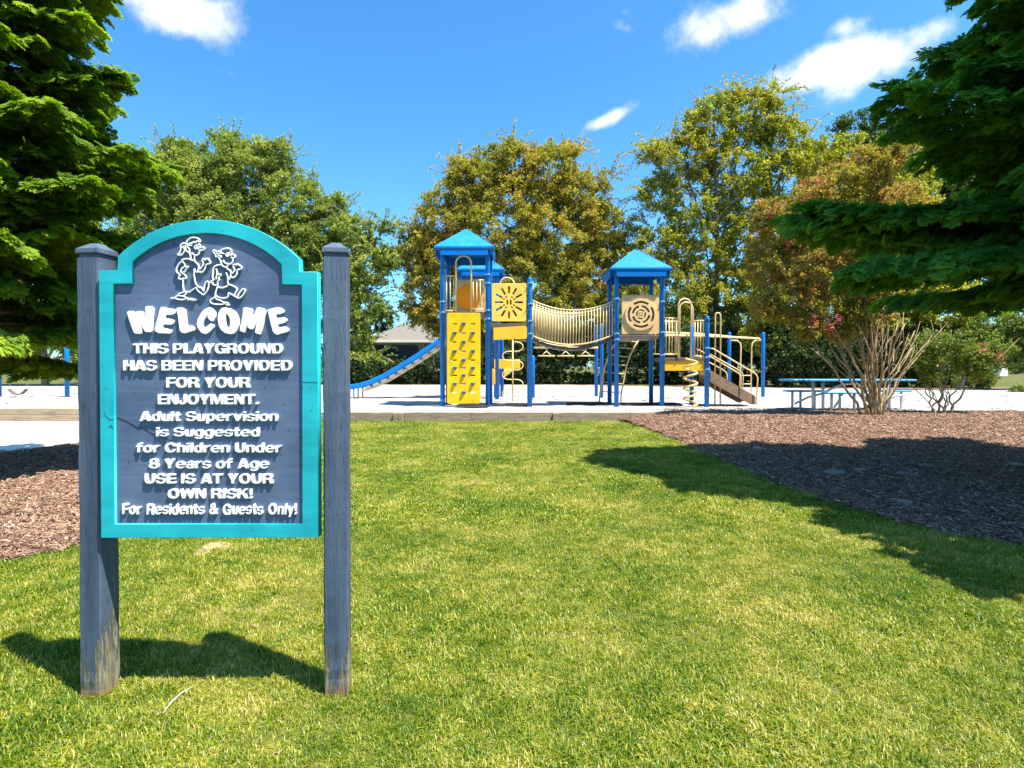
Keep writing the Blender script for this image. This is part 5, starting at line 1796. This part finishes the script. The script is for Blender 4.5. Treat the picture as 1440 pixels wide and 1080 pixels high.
def bg_tree(name, label, cat, D, trunk_px, blobs, mat, dens=9, per=80, rho=.55, leaf=.15, strand=None, bark='bark', tr=.22, group=None, up=.12, depth=.75, zbase=None, droop=.3):
    zb = SZ - .05 if zbase is None else zbase
    base = Vector((XD(trunk_px, D), D, zb))
    root = empty(name, base, label, cat, group)
    pts, cen = clump_centres(blobs, D, dens, depth)
    # trunk and limbs
    tb_ = MB()
    zs = sorted(cen, key=lambda c: c[0].z)
    ztop = max(c[0].z for c in cen); cxm_ = sum(c[0].x * c[1] for c in cen) / sum(c[1] for c in cen)
    tp = []
    for i in range(9):
        t = i / 8
        tp.append(Vector((base.x + (cxm_ - base.x) * t + .15 * math.sin(t * 5 + D), D + .1 * math.sin(t * 7), zb + (ztop - zb) * t)))
    tb_.tube(tp, [tr * (1 - .85 * i / 8) for i in range(9)], 8)
    for (c, Rr, cc) in cen:
        t = max(.12, min(.85, (c.z - zb) / (ztop - zb) - .28))
        i = int(t * 8); s0 = tp[i].lerp(tp[min(i + 1, 8)], t * 8 - i)
        mid = s0.lerp(c, .5) + Vector((0, 0, -.12 * (c - s0).length))
        tb_.tube([s0, mid, c], [tr * .42, tr * .28, tr * .14], 6)
        for q in cc[::max(1, len(cc) // 6)]:
            q = Vector(q); tb_.tube([mid.lerp(c, .6), c.lerp(q, .5) + Vector((0, 0, .08)), q], [tr * .13, tr * .09, tr * .04], 4, cap=False)
    if strand:
        sp, si_, lines = strands(cen, D, *strand)
        cr2 = G.uniform(-.2, .25, si_.max() + 1)[si_]
        for ln in lines:
            tb_.tube(ln[::3], .012, 3, cap=False)
    tb_.build('trunk', M[bark], root)
    leafy('crown', pts, mat, leaf, rho, per, root, up, droop)
    if strand:
        V, Fc = leaf_quads(sp, leaf, up=up, droop=droop)
        np_mesh('hanging_shoots', V, Fc, mat, root, np.clip(.55 + cr2 + G.normal(size=len(sp)) * .15, 0, 1))['kind'] = 'stuff'
    return root, len(pts)


LM = {}
LM['green'] = leaf_mat('leaves_fresh_green', [(0, (.09, .13, .016)), (.45, (.21, .265, .040)), (1, (.37, .39, .09))], .48)
LM['rust'] = leaf_mat('leaves_rusty_green', [(0, (.15, .145, .016)), (.4, (.31, .27, .032)), (.75, (.43, .33, .045)), (1, (.48, .27, .055))], .48, patch=(.25, .24, .026), pscale=.35)
LM['yelgreen'] = leaf_mat('leaves_yellow_green', [(0, (.12, .15, .014)), (.5, (.27, .295, .026)), (1, (.44, .39, .04))], .48, patch=(.34, .30, .026), pscale=.3)
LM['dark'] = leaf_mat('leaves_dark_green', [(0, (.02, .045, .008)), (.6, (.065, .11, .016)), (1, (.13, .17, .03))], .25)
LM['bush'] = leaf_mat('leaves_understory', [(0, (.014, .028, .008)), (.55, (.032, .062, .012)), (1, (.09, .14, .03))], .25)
LM['bright'] = leaf_mat('leaves_bright', [(0, (.06, .10, .012)), (.5, (.13, .19, .02)), (1, (.24, .25, .04))], .4)
LM['myrtle'] = leaf_mat('myrtle_leaves', [(0, (.09, .10, .014)), (.4, (.24, .235, .028)), (.75, (.34, .27, .04)), (1, (.44, .20, .08))], .48, patch=(.35, .22, .065), pscale=.6)
LM['pink'] = leaf_mat('myrtle_blossom', [(0, (.32, .03, .06)), (.6, (.48, .06, .11)), (1, (.55, .20, .20))], .3)
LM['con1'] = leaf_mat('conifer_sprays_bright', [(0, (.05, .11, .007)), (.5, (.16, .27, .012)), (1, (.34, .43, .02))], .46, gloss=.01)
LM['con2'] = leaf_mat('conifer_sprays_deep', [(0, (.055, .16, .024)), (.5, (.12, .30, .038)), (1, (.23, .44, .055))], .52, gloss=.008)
LM['far'] = leaf_mat('far_tree_leaves', [(0, (.02, .035, .012)), (.6, (.05, .075, .02)), (1, (.10, .12, .035))], .25)

cnt = 0
SD = (5, 1.6, .13, .9)
r_, n_ = bg_tree('tree', 'broad fresh green tree directly behind the welcome sign', 'tree', 38, 340,
        [(262, 262, 62), (345, 240, 50), (410, 285, 55), (300, 310, 80), (390, 365, 75), (222, 320, 60), (250, 222, 34), (325, 208, 28), (395, 222, 28), (445, 330, 50), (200, 400, 70), (440, 420, 60), (300, 400, 80), (345, 470, 70), (470, 290, 22)],
        LM['green'], dens=44, per=154, rho=.56, leaf=.140, strand=(14, 1.2, .12, .3)); cnt += n_
r_, n_ = bg_tree('tree', 'thin bright green tree just right of the right sign post', 'tree', 37, 500,
        [(495, 330, 34), (520, 375, 34), (478, 390, 38), (505, 430, 34), (495, 475, 30), (540, 320, 12), (515, 505, 22), (480, 520, 30), (540, 365, 20)],
        LM['green'], dens=60, per=98, rho=.42, leaf=.15, strand=(20, 1.5, .12, .8), tr=.12); cnt += n_
r_, n_ = bg_tree('tree', 'big rust-tinged birch behind the tall tower and bridge', 'tree', 38, 745,
        [(720, 235, 40), (672, 262, 50), (775, 245, 48), (812, 280, 48), (628, 310, 50), (700, 320, 75), (785, 335, 72), (850, 320, 42), (605, 365, 42), (650, 395, 50), (825, 395, 58), (745, 400, 70), (868, 365, 26), (585, 345, 28), (648, 240, 22), (722, 205, 14), (800, 215, 16), (590, 415, 34), (560, 365, 16), (850, 255, 16), (690, 440, 48), (800, 450, 58), (870, 430, 44), (740, 470, 50), (620, 440, 34), (655, 460, 34), (590, 440, 16)],
        LM['rust'], dens=44, per=154, rho=.54, leaf=.135, strand=(14, 1.4, .12, .9)); cnt += n_
r_, n_ = bg_tree('tree', 'tallest yellow-green river birch behind the target tower', 'tree', 37, 1005,
        [(1000, 175, 42), (1058, 165, 42), (1100, 195, 36), (958, 225, 45), (1035, 240, 60), (1105, 255, 50), (925, 280, 32), (990, 320, 55), (1060, 340, 60), (915, 215, 18), (925, 345, 34), (955, 405, 52), (1040, 420, 60), (985, 465, 50), (1030, 140, 18), (1085, 135, 18), (905, 400, 34), (1130, 210, 16), (900, 450, 40), (1060, 460, 50), (940, 470, 45)],
        LM['yelgreen'], dens=36, per=147, rho=.53, leaf=.135, strand=(18, 1.7, .12, .9)); cnt += n_
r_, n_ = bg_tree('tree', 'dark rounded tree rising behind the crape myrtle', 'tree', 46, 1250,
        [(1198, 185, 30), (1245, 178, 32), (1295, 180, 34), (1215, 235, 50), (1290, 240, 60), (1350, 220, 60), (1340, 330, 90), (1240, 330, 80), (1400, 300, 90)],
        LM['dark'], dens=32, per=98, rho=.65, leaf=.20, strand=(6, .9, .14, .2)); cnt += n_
r_, n_ = bg_tree('tree', 'golden green tree between the river birch and the dark tree', 'tree', 31, 1180,
        [(1150, 225, 34), (1195, 225, 36), (1240, 235, 38), (1280, 260, 40), (1170, 285, 50), (1230, 300, 55), (1140, 350, 60), (1200, 380, 60), (1110, 420, 54), (1170, 450, 54), (1250, 430, 60), (1290, 380, 60), (1090, 470, 44), (1320, 440, 60)],
        LM['yelgreen'], dens=44, per=98, rho=.42, leaf=.14, strand=(8, 1.0, .11, .4)); cnt += n_
r_, n_ = bg_tree('tree', 'small dark pointed tree left of the house roof', 'tree', 52, 540,
        [(536, 430, 13), (545, 445, 16), (528, 455, 18), (555, 462, 18), (540, 480, 24), (522, 440, 10)], LM['dark'], dens=90, per=63, rho=.45, leaf=.16, tr=.15); cnt += n_
r_, n_ = bg_tree('tree', 'wide green tree seen through the boughs of the left conifer', 'tree', 33, 60,
        [(60, 330, 70), (140, 370, 66), (10, 420, 66), (90, 450, 50), (160, 450, 48), (-50, 380, 80), (40, 485, 28), (130, 490, 26), (-40, 480, 40)],
        LM['green'], dens=26, per=98, rho=.6, leaf=.17, tr=.2); cnt += n_
# far tree belt
far_b = [(x, 500 + 6 * math.sin(x * .05), 26 + 8 * math.sin(x * .11)) for x in range(-60, 1560, 34)]
pts, cen = clump_centres(far_b, 95, 26, 1.0)
leafy('far_woods', pts, LM['far'], .42, 1.2, 63, label='distant belt of woods along the horizon')
# understory thicket behind the sand
hb_ = [(x + G.uniform(-5, 5), 508 + G.uniform(-6, 10) - (14 if 780 < x < 1400 else 0), 22 + G.uniform(-3, 8)) for x in range(620, 1375, 13)]
hb_ += [(x, 532, 11 + G.uniform(-2, 3)) for x in range(490, 1372, 10)]
hb_ += [(x, 478 + G.uniform(-12, 8), 26) for x in range(760, 1372, 20)]
hb_ += [(x, 519 + G.uniform(-4, 4), 14) for x in range(490, 600, 8)]
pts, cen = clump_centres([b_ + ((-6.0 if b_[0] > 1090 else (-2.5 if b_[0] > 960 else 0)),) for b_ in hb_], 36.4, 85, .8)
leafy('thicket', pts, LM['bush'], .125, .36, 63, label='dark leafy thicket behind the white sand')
# clipped shrub at right and weeds
for (bl, D_, nm, lab, cat) in (([(1372, 532, 17), (1388, 535, 14), (1355, 535, 14), (1378, 520, 15), (1392, 524, 10)], 29, 'shrub', 'clipped bright green shrub beside the far lawn', 'shrub'),
                          ([(1432, 548, 9), (1440, 546, 8), (1423, 552, 6)], 24.5, 'shrub', 'low light green weeds at the sand edge on the far right', 'weeds')):
    pts, cen = clump_centres(bl, D_, 110, .9)
    root = empty(nm, (cen[0][0].x, cen[0][0].y, SZ), lab, cat)
    leafy('foliage', pts, LM['bright'], .07, .2, 63, root)
    b = MB()
    for c_, Rr, cc in cen:
        b.tube([(cen[0][0].x, cen[0][0].y, SZ - .05), c_], [.03, .012], 5)
    b.build('stem', M['bark'], root)


# crape myrtles: many arching stems, crown above
def myrtle(base, stems, blobs, D, label, leafsize, dens, per, rho, flowers, sr=.03, mat='myrtle'):
    root = empty('crape_myrtle', base, label, 'crape myrtle')
    rr = random.Random(3)
    ends = []
    for (px0, px1, py1, dD) in stems:
        p0 = Vector((XD(px0, D), D + rr.uniform(-.12, .12), base.z - .05)); p1 = P(px1, py1, D + dD)
        b = MB(); pts_ = []
        n = 9
        bow = (px1 - px0) / abs(px1 - px0 + 1e-6) * .06 * (p1 - p0).length * rr.uniform(.3, 1.4)
        kx = [rr.uniform(-.06, .06) for _ in range(n + 1)]
        for i in range(n + 1):
            t = i / n
            q = p0.lerp(p1, t) + Vector((-bow * math.sin(math.pi * t) + kx[i] * (t > 0), rr.uniform(-.03, .03), 0))
            pts_.append(q)
        r0 = sr * rr.uniform(.75, 1.2)
        b.tube(pts_, [r0 * (1.25 - .85 * i / n) for i in range(n + 1)], 7)
        ends.append(pts_[-1])
        # side branches
        for t0 in (.45, .62, .78):
            if rr.random() < .75:
                i = int(t0 * n); s_ = pts_[i]
                dv = (p1 - p0).normalized() * rr.uniform(.5, 1.1) + Vector((rr.uniform(-.45, .45), rr.uniform(-.3, .3), .15))
                b.tube([s_, s_ + dv * .45 + Vector((rr.uniform(-.05, .05), 0, 0)), s_ + dv * 1.0 + Vector((0, 0, .1))], [r0 * .5, r0 * .38, r0 * .15], 5)
        b.build('stem', M['myrtlebark'], root)
    pts, cen = clump_centres(blobs, D, dens, .9)
    b = MB()
    for (c_, Rr, cc) in cen:
        e = min(ends, key=lambda q: (q - c_).length)
        m_ = e.lerp(c_, .5) + Vector((0, 0, .1))
        b.tube([e, m_, c_], [sr * .5, sr * .35, sr * .2], 5)
        for q in cc[::max(1, len(cc) // 8)]:
            b.tube([c_, Vector(q)], [sr * .2, sr * .08], 4, cap=False)
    b.build('branches', M['myrtlebark'], root)
    leafy('crown', pts, LM[mat], leafsize, rho, per, root, spread=.25)
    for (px_, py_, dd) in flowers:
        c_ = np.array(P(px_, py_, D + dd)); m = 70
        g = G.normal(size=(m, 3)) * np.array([.05, .05, .07]) + c_
        V, Fc = leaf_quads(g, .028, aspect=.9)
        np_mesh('blossom', V, Fc, LM['pink'], root, G.uniform(0, 1, m))
    return len(pts)


DM = 12.2
base = Vector((XD(1228, DM), DM, .2))
stems = [(1222, 1152, 465, .1), (1222, 1165, 450, -.3), (1224, 1180, 440, .3), (1225, 1190, 430, -.1), (1226, 1200, 425, .4), (1228, 1215, 425, 0), (1229, 1222, 440, -.3), (1230, 1238, 450, .2),
         (1231, 1250, 450, -.2), (1232, 1262, 455, .3), (1233, 1272, 455, 0), (1236, 1308, 478, -.2), (1234, 1290, 465, .3), (1230, 1245, 430, .5), (1221, 1172, 470, .5), (1236, 1280, 490, .5), (1225, 1205, 455, -.4), (1228, 1232, 425, -.2), (1218, 1145, 490, -.2), (1235, 1300, 490, .4), (1223, 1186, 475, .2), (1231, 1268, 480, -.4)]
cnt += myrtle(base, stems, [(1100, 320, 42), (1145, 290, 42), (1080, 372, 36), (1132, 375, 46), (1190, 330, 50), (1105, 425, 36), (1165, 430, 36), (1220, 390, 50), (1180, 260, 36), (1220, 235, 34), (1255, 215, 30), (1255, 300, 50), (1075, 300, 22), (1075, 430, 22), (1135, 460, 22), (1205, 440, 30), (1180, 462, 20), (1225, 440, 26)],
              DM, 'tall multi-stemmed crape myrtle with reddish leaves and pink blossom beside the picnic table', .050, 60, 63, .17,
              [(1131, 258, -.6), (1153, 258, -.5), (1133, 282, -.5), (1095, 290, -.4), (1085, 302, -.4), (1122, 310, -.5), (1070, 288, -.3), (1048, 344, 0), (1178, 449, -.9), (1166, 462, -.9), (1146, 452, -.8), (1110, 342, -.5), (1060, 330, -.2), ], .023)
base = Vector((XD(1326, 12.6), 12.6, .2))
stems = [(1313, 1298, 540, 0), (1313, 1307, 538, .1), (1323, 1326, 500, 0), (1320, 1330, 540, .2), (1334, 1333, 545, 0), (1336, 1350, 520, .1), (1340, 1372, 530, -.1), (1324, 1318, 490, .2)]
cnt += myrtle(base, stems, [(1305, 505, 20), (1325, 485, 24), (1345, 495, 22), (1365, 505, 24), (1385, 498, 18), (1310, 530, 14), (1375, 525, 12), (1405, 490, 16)],
              12.6, 'small thin-stemmed crape myrtle on the far edge of the mulch', .045, 130, 35, .12, [(1382, 490, -.4), (1405, 500, -.4)], .02, mat='bright')
bm_blobs = [(1300, 490, 26), (1340, 500, 24), (1400, 490, 30), (1440, 480, 32), (1370, 480, 28), (1425, 500, 14), (1470, 490, 40), (1450, 450, 40), (1400, 455, 30)]
r_, n_ = bg_tree('tree', 'light green leafy tree seen under the right conifer boughs', 'tree', 27, 1345, bm_blobs, LM['bright'], dens=50, per=70, rho=.35, leaf=.11, tr=.1); cnt += n_


# ------------------------------------------------------------------ conifers
def spray_template(seed):
    r = np.random.default_rng(seed)
    vs = []; fs = []
    for k in range(9):
        a = math.radians(-84 + 21 * k + r.uniform(-6, 6)); L_ = (1 - .22 * abs(k - 4) / 4) * r.uniform(.74, .98)
        d = np.array([math.cos(a), math.sin(a), 0]); e = np.array([-d[1], d[0], 0])
        zz = r.uniform(-.05, .08)
        for (s0, s1, w, off) in ((0.02, .97, .20, 0), (.50, .86, .15, 1 if k % 2 else -1)):
            dd = d if off == 0 else (d * .8 + e * off * .6)
            p0 = d * L_ * s0; p1 = p0 + dd * L_ * (s1 - s0)
            ee = np.array([-dd[1], dd[0], 0])
            m = p0 * .24 + p1 * .76
            b0 = len(vs)
            vs += [p0, m + ee * w * .5, p1, m - ee * w * .5]
            for q in range(4):
                x = vs[b0 + q]
                vs[b0 + q] = x + np.array([0, 0, zz - .28 * (x[0] ** 2 + x[1] ** 2) + (r.uniform(-.03, .03))])
            fs.append([b0, b0 + 1, b0 + 2, b0 + 3])
    return np.array(vs), np.array(fs)


def spray_cluster(seed, mat):
    """a twig carrying several overlapping flat fans"""
    r = np.random.default_rng(seed)
    V = []; Fc = []; A = []; off = 0
    for k in range(17):
        tv, tf = spray_template(seed * 20 + k)
        t = k / 16; side = -1 if k % 2 else 1
        az = side * (1 - t) * r.uniform(.5, 1.0); sc = r.uniform(.24, .38)
        roll = r.normal() * .35; pit = r.uniform(-.35, .12)
        cz_, sz_ = math.cos(az), math.sin(az); cr, sr = math.cos(roll), math.sin(roll); cp, sp = math.cos(pit), math.sin(pit)
        Rm = np.array([[cz_, -sz_, 0], [sz_, cz_, 0], [0, 0, 1]]) @ np.array([[cp, 0, -sp], [0, 1, 0], [sp, 0, cp]]) @ np.array([[1, 0, 0], [0, cr, -sr], [0, sr, cr]])
        v = (tv * sc) @ Rm.T + np.array([t * .75 - .15, side * r.uniform(.03, .26) * (1 - t), r.uniform(-.06, .09) - .12 * t * t])
        V.append(v); Fc.append(tf + off); off += len(v)
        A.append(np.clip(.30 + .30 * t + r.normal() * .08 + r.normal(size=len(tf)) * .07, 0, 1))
    return hidden_obj('spray_shape', np.concatenate(V), np.concatenate(Fc), np.concatenate(A), mat)


def conifer(label, base, height, radius, mat, seed, z0=1.0, step=.05, size=.34, trunk_r=.17, elong=None, sub=.15):
    r = np.random.default_rng(seed)
    root = empty('conifer', base, label, 'conifer')
    b = MB()
    b.tube([(base[0] + .05 * math.sin(i), base[1] + .05 * math.cos(i * 1.3), base[2] - .1 + height * i / 12) for i in range(13)], [trunk_r * (1 - .93 * i / 12) for i in range(13)], 10)
    C_ = []; D_ = []; Sz = []; bid = []
    z = z0; k = 0; az = r.uniform(0, 6)
    while z < height - .1:
        az += 2.4 + r.uniform(-.3, .3)
        Lb = radius(z, az) * r.uniform(.78, 1.12)
        if Lb > .15:
            dirx = np.array([math.cos(az), math.sin(az), 0]); sd = np.array([-dirx[1], dirx[0], 0])
            rise = .28 * r.uniform(.2, 1.6); fall = .26 * r.uniform(.5, 1.3)
            pts = []
            n = 8
            for i in range(n + 1):
                t = i / n
                pts.append(np.array([base[0], base[1], z]) + dirx * Lb * t + np.array([0, 0, Lb * (rise * t - fall * t * t + .1 * t ** 4)]) + sd * .05 * Lb * math.sin(3 * t + az))
            b.tube([Vector(q) for q in pts], [max(.006, .012 * Lb * (1 - .8 * i / n)) + .003 for i in range(n + 1)], 5, cap=False)
            m = max(3, int(Lb / sub))
            for j in range(m):
                t = .2 + .8 * (j + .5) / m
                i = min(int(t * n), n - 1); p = pts[i] + (pts[i + 1] - pts[i]) * (t * n - i)
                fw = (pts[i + 1] - pts[i]); fw /= np.linalg.norm(fw)
                for s_ in (-1, 1):
                    tw = (.14 + .42 * Lb * (1 - t) ** .8 * t ** .3 * 1.1) * r.uniform(.7, 1.2)
                    tw = min(tw, 1.1)
                    td = fw * .75 + sd * s_ * .75; td /= np.linalg.norm(td)
                    ns = max(1, int(tw / .15))
                    for q in range(ns):
                        u = (q + .6) / ns
                        pos = p + td * tw * u + np.array([0, 0, -.16 * (tw * u) ** 2 + r.uniform(-.03, .03)])
                        dr = td + sd * s_ * r.uniform(-.5, .5) + np.array([0, 0, -.18 - .25 * u])
                        C_.append(pos); D_.append(dr / np.linalg.norm(dr)); Sz.append(size * r.uniform(.7, 1.25)); bid.append(k)
                if j > m * .6:
                    C_.append(p); D_.append(fw); Sz.append(size * r.uniform(.8, 1.2)); bid.append(k)
            C_.append(pts[-1]); D_.append(fw); Sz.append(size * 1.1); bid.append(k)
        z += step * r.uniform(.6, 1.4) * (1 - .25 * z / height); k += 1
    b.build('trunk', M['conbark'], root)
    C_ = np.array(C_); D_ = np.array(D_); Sz = np.array(Sz); bid = np.array(bid)
    n = len(C_)
    upv = np.tile(np.array([0, 0, 1.0]), (n, 1)) + r.normal(size=(n, 3)) * .33
    ux_ = D_; uz = upv - ux_ * np.sum(upv * ux_, 1)[:, None]; uz /= np.linalg.norm(uz, axis=1)[:, None]
    uy_ = np.cross(uz, ux_)
    rot = np.stack([np.arctan2(uy_[:, 2], uz[:, 2]), np.arcsin(np.clip(-ux_[:, 2], -1, 1)), np.arctan2(ux_[:, 1], ux_[:, 0])], 1)
    bv = r.uniform(-.14, .14, bid.max() + 1)
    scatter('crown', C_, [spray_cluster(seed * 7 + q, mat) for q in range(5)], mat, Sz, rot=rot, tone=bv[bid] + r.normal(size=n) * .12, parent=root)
    return n


def prof_r(tab):
    def f(z, az):
        z_ = tab[0][0]
        if z <= tab[0][0]: v = tab[0][1]
        else:
            v = tab[-1][1]
            for (a, b_), (c, d) in zip(tab, tab[1:]):
                if z <= c: v = b_ + (d - b_) * (z - a) / (c - a); break
        return v
    return f


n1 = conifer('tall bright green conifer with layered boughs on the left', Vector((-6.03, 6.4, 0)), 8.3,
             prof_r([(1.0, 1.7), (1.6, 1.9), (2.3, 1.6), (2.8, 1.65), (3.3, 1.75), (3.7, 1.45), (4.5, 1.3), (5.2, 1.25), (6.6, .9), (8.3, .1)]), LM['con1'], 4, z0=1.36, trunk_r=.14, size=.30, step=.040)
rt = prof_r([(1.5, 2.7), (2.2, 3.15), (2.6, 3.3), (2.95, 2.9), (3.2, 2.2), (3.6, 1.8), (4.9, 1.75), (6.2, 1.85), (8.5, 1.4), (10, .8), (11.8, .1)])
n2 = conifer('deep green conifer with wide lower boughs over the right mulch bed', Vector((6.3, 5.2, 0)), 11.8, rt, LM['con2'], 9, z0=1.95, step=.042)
print('leaves', cnt, 'sprays', n1, n2)


# ------------------------------------------------------------------ scattered ground cover (instanced)
def tuft(nb, rad, hmin, hmax, w, seed, lean=1.0):
    r = np.random.default_rng(seed)
    V = np.zeros((nb, 5, 3)); at = []
    for i in range(nb):
        a = r.uniform(0, 6.283); q = rad * math.sqrt(r.uniform())
        p = np.array([q * math.cos(a), q * math.sin(a), -.004])
        az = r.uniform(0, 6.283); ln = r.uniform(.15, 1.0) * lean * 1.5; h = r.uniform(hmin, hmax)
        d = np.array([math.cos(az), math.sin(az), 0]); e = np.array([-d[1], d[0], 0]) * w * r.uniform(.6, 1.2) * .5
        m = p + np.array([0, 0, h * .62]) * (1 - .25 * ln) + d * h * .28 * ln
        t = p + np.array([0, 0, h * (1 - .5 * ln)]) + d * h * (.85 * ln)
        V[i] = [p - e * .8, p + e * .8, m + e, m - e, t]
        at.append(np.clip(r.normal(.38, .19) + (.5 if r.uniform() < .09 else 0), 0, 1))
    f = []
    for i in range(nb):
        b_ = i * 5
        f.append([b_, b_ + 1, b_ + 2, b_ + 3]); f.append([b_ + 3, b_ + 2, b_ + 4, b_ + 4])
    f = np.array(f)
    # use quads + triangles: the tip as a quad with a doubled corner is avoided by splitting
    tris = []
    for i in range(nb):
        b_ = i * 5
        tris += [[b_, b_ + 1, b_ + 2], [b_, b_ + 2, b_ + 3], [b_ + 3, b_ + 2, b_ + 4]]
    return V.reshape(-1, 3), np.array(tris), np.repeat(np.array(at), 3)


near = [hidden_obj('tuft_shape', *tuft(46, .055, .016, .045, .0034, s), M['grass']) for s in range(6)]
midv = [hidden_obj('tuft_shape', *tuft(46, .075, .018, .044, .0062, s + 20), M['grass']) for s in range(5)]


def lawn_points(y0, y1, dens, margin=.5):
    A_ = 0
    n = int(dens * (y1 - y0) * ((y0 + y1) * .93 + 2 * margin))
    Y = G.uniform(y0, y1, n); X = G.uniform(-1, 1, n) * (.93 * y1 + margin)
    k = np.abs(X) < .93 * Y + margin; X = X[k]; Y = Y[k]
    ok = ~in_poly(X, Y, MLs)
    xe = np.interp(Y, [a for a, b_ in MR], [b_ for a, b_ in MR])
    ok &= X < xe - .01 + G.normal(size=len(X)) * .03
    path = (Y > 6.3) & (X < -5.6 - 1.0 * (Y < 8.6)) & in_poly(X, Y, PATH)
    ok &= ~path
    ok &= ~((Y > 7.5) & (X < -4.0) & in_poly(X, Y, MLs))
    # soil mound
    mD = EYE * FPX / (773 - 517); mx = XD(299, mD)
    ok &= ((X - mx) ** 2 + ((Y - mD) / 1.4) ** 2) > (.065 * G.uniform(.35, 1.25, len(X))) ** 2
    # worn spots
    wn = np.array([mnoise.noise(Vector((x * 2.3, y * 2.3, 9))) for x, y in zip(X, Y)])
    ok &= G.uniform(0, 1, len(X)) > np.clip((wn - .3) * .8, 0, .2)
    X = X[ok]; Y = Y[ok]
    return np.stack([X, Y, np.zeros(len(X))], 1)


bands = [(1.3, 2.6, 1700, near, .92), (2.6, 4.4, 1200, near, 1.0), (4.4, 7.5, 620, midv, .95), (7.5, 13.15, 420, midv, 1.05)]
for i, (a_, b_, d_, var, sc0) in enumerate(bands):
    pts = lawn_points(a_, b_, d_)
    hN = np.array([.95 + .4 * mnoise.noise(Vector((x * 1.3, y * 1.3, 2))) for x, y in pts[:, :2]])
    scatter('lawn_grass', pts, var, M['grass'], sc0 * hN * G.uniform(.75, 1.25, len(pts)), .12, 'short mown grass of the front lawn', 'grass')


def chips(nc, rad, seed, lmin, lmax, w, mat, lo=.0):
    r = np.random.default_rng(seed)
    V = []; F_ = []; at = []
    for i in range(nc):
        a = r.uniform(0, 6.283); q = rad * math.sqrt(r.uniform())
        c = np.array([q * math.cos(a), q * math.sin(a), r.uniform(.0, .014)])
        az = r.uniform(0, 6.283); el = r.normal() * .28
        d = np.array([math.cos(az) * math.cos(el), math.sin(az) * math.cos(el), math.sin(el)])
        e = np.cross(d, rand_like(r) + np.array([0, 0, 1.6])); e /= np.linalg.norm(e)
        u = np.cross(e, d)
        L_ = r.uniform(lmin, lmax) / 2; W_ = w * r.uniform(.5, 1.3) / 2; T_ = w * .18
        b_ = len(V)
        V += [c - d * L_ - e * W_ * .4, c - d * L_ + e * W_ * .7, c + d * L_ + e * W_ * .5, c + d * L_ * .9 - e * W_, c - d * L_ * .8 + u * T_, c + d * L_ * .8 + u * T_]
        F_ += [[b_, b_ + 4, b_ + 1], [b_ + 1, b_ + 4, b_ + 5], [b_ + 1, b_ + 5, b_ + 2], [b_ + 2, b_ + 5, b_ + 3], [b_ + 3, b_ + 5, b_ + 4], [b_ + 3, b_ + 4, b_]]
        at += [np.clip(r.normal(.42, .22) + (.35 if r.uniform() < .08 else 0), 0, 1)] * 6
    return np.array(V), np.array(F_), np.array(at)


def rand_like(r): return r.normal(size=3)


chv = [hidden_obj('chip_shape', *chips(52, .10, s, .010, .055, .009, M['mulch']), M['mulch']) for s in range(6)]


def mulch_points():
    n = 30000
    Y = G.uniform(2.0, 13.3, n); X = G.uniform(2.4, 14.5, n)
    xe = np.interp(Y, [a for a, b_ in MR], [b_ for a, b_ in MR])
    k = (X > xe + G.normal(size=n) * .035) & (X < .98 * Y + .6)
    X = X[k]; Y = Y[k]
    Z = np.array([mulch_z(x, y) for x, y in zip(X, Y)])
    a = np.stack([X, Y, Z], 1)
    n = 12000
    Y = G.uniform(2.3, 9.4, n); X = G.uniform(-10.5, -2.8, n)
    k = in_poly(X, Y, MLs) & (X > -.98 * Y - .6)
    b_ = np.stack([X[k], Y[k], np.full(k.sum(), .016)], 1)
    return np.concatenate([a, b_])


pts = mulch_points()
scatter('mulch', pts, chv, M['mulch'], G.uniform(.8, 1.35, len(pts)), .12, 'loose shredded bark mulch in the planting beds', 'mulch')
# leaf litter and twigs on the sand and where mulch spills over
lit = [hidden_obj('litter_shape', *chips(9, .16, s + 50, .03, .09, .02, M['litter']), M['litter']) for s in range(4)]
n = 2600
X = G.uniform(-22, 24, n); Y = 13.4 + (34.5 - 13.4) * G.uniform(0, 1, n) ** 1.2
k = (np.array([mnoise.noise(Vector((x * .5, y * .8, 1))) for x, y in zip(X, Y)]) > .12) | (Y > 32)
pts = np.stack([X[k], Y[k], np.full(k.sum(), SZ + .012)], 1)
X2 = G.uniform(3.5, 10, 260); Y2 = G.uniform(13.3, 14.3, 260)
pts = np.concatenate([pts, np.stack([X2, Y2, np.full(260, SZ + .012)], 1)])
scatter('leaf_litter', pts, lit, M['litter'], G.uniform(.6, 1.2, len(pts)), .1, 'scattered bark and leaf litter on the sand', 'leaf litter')
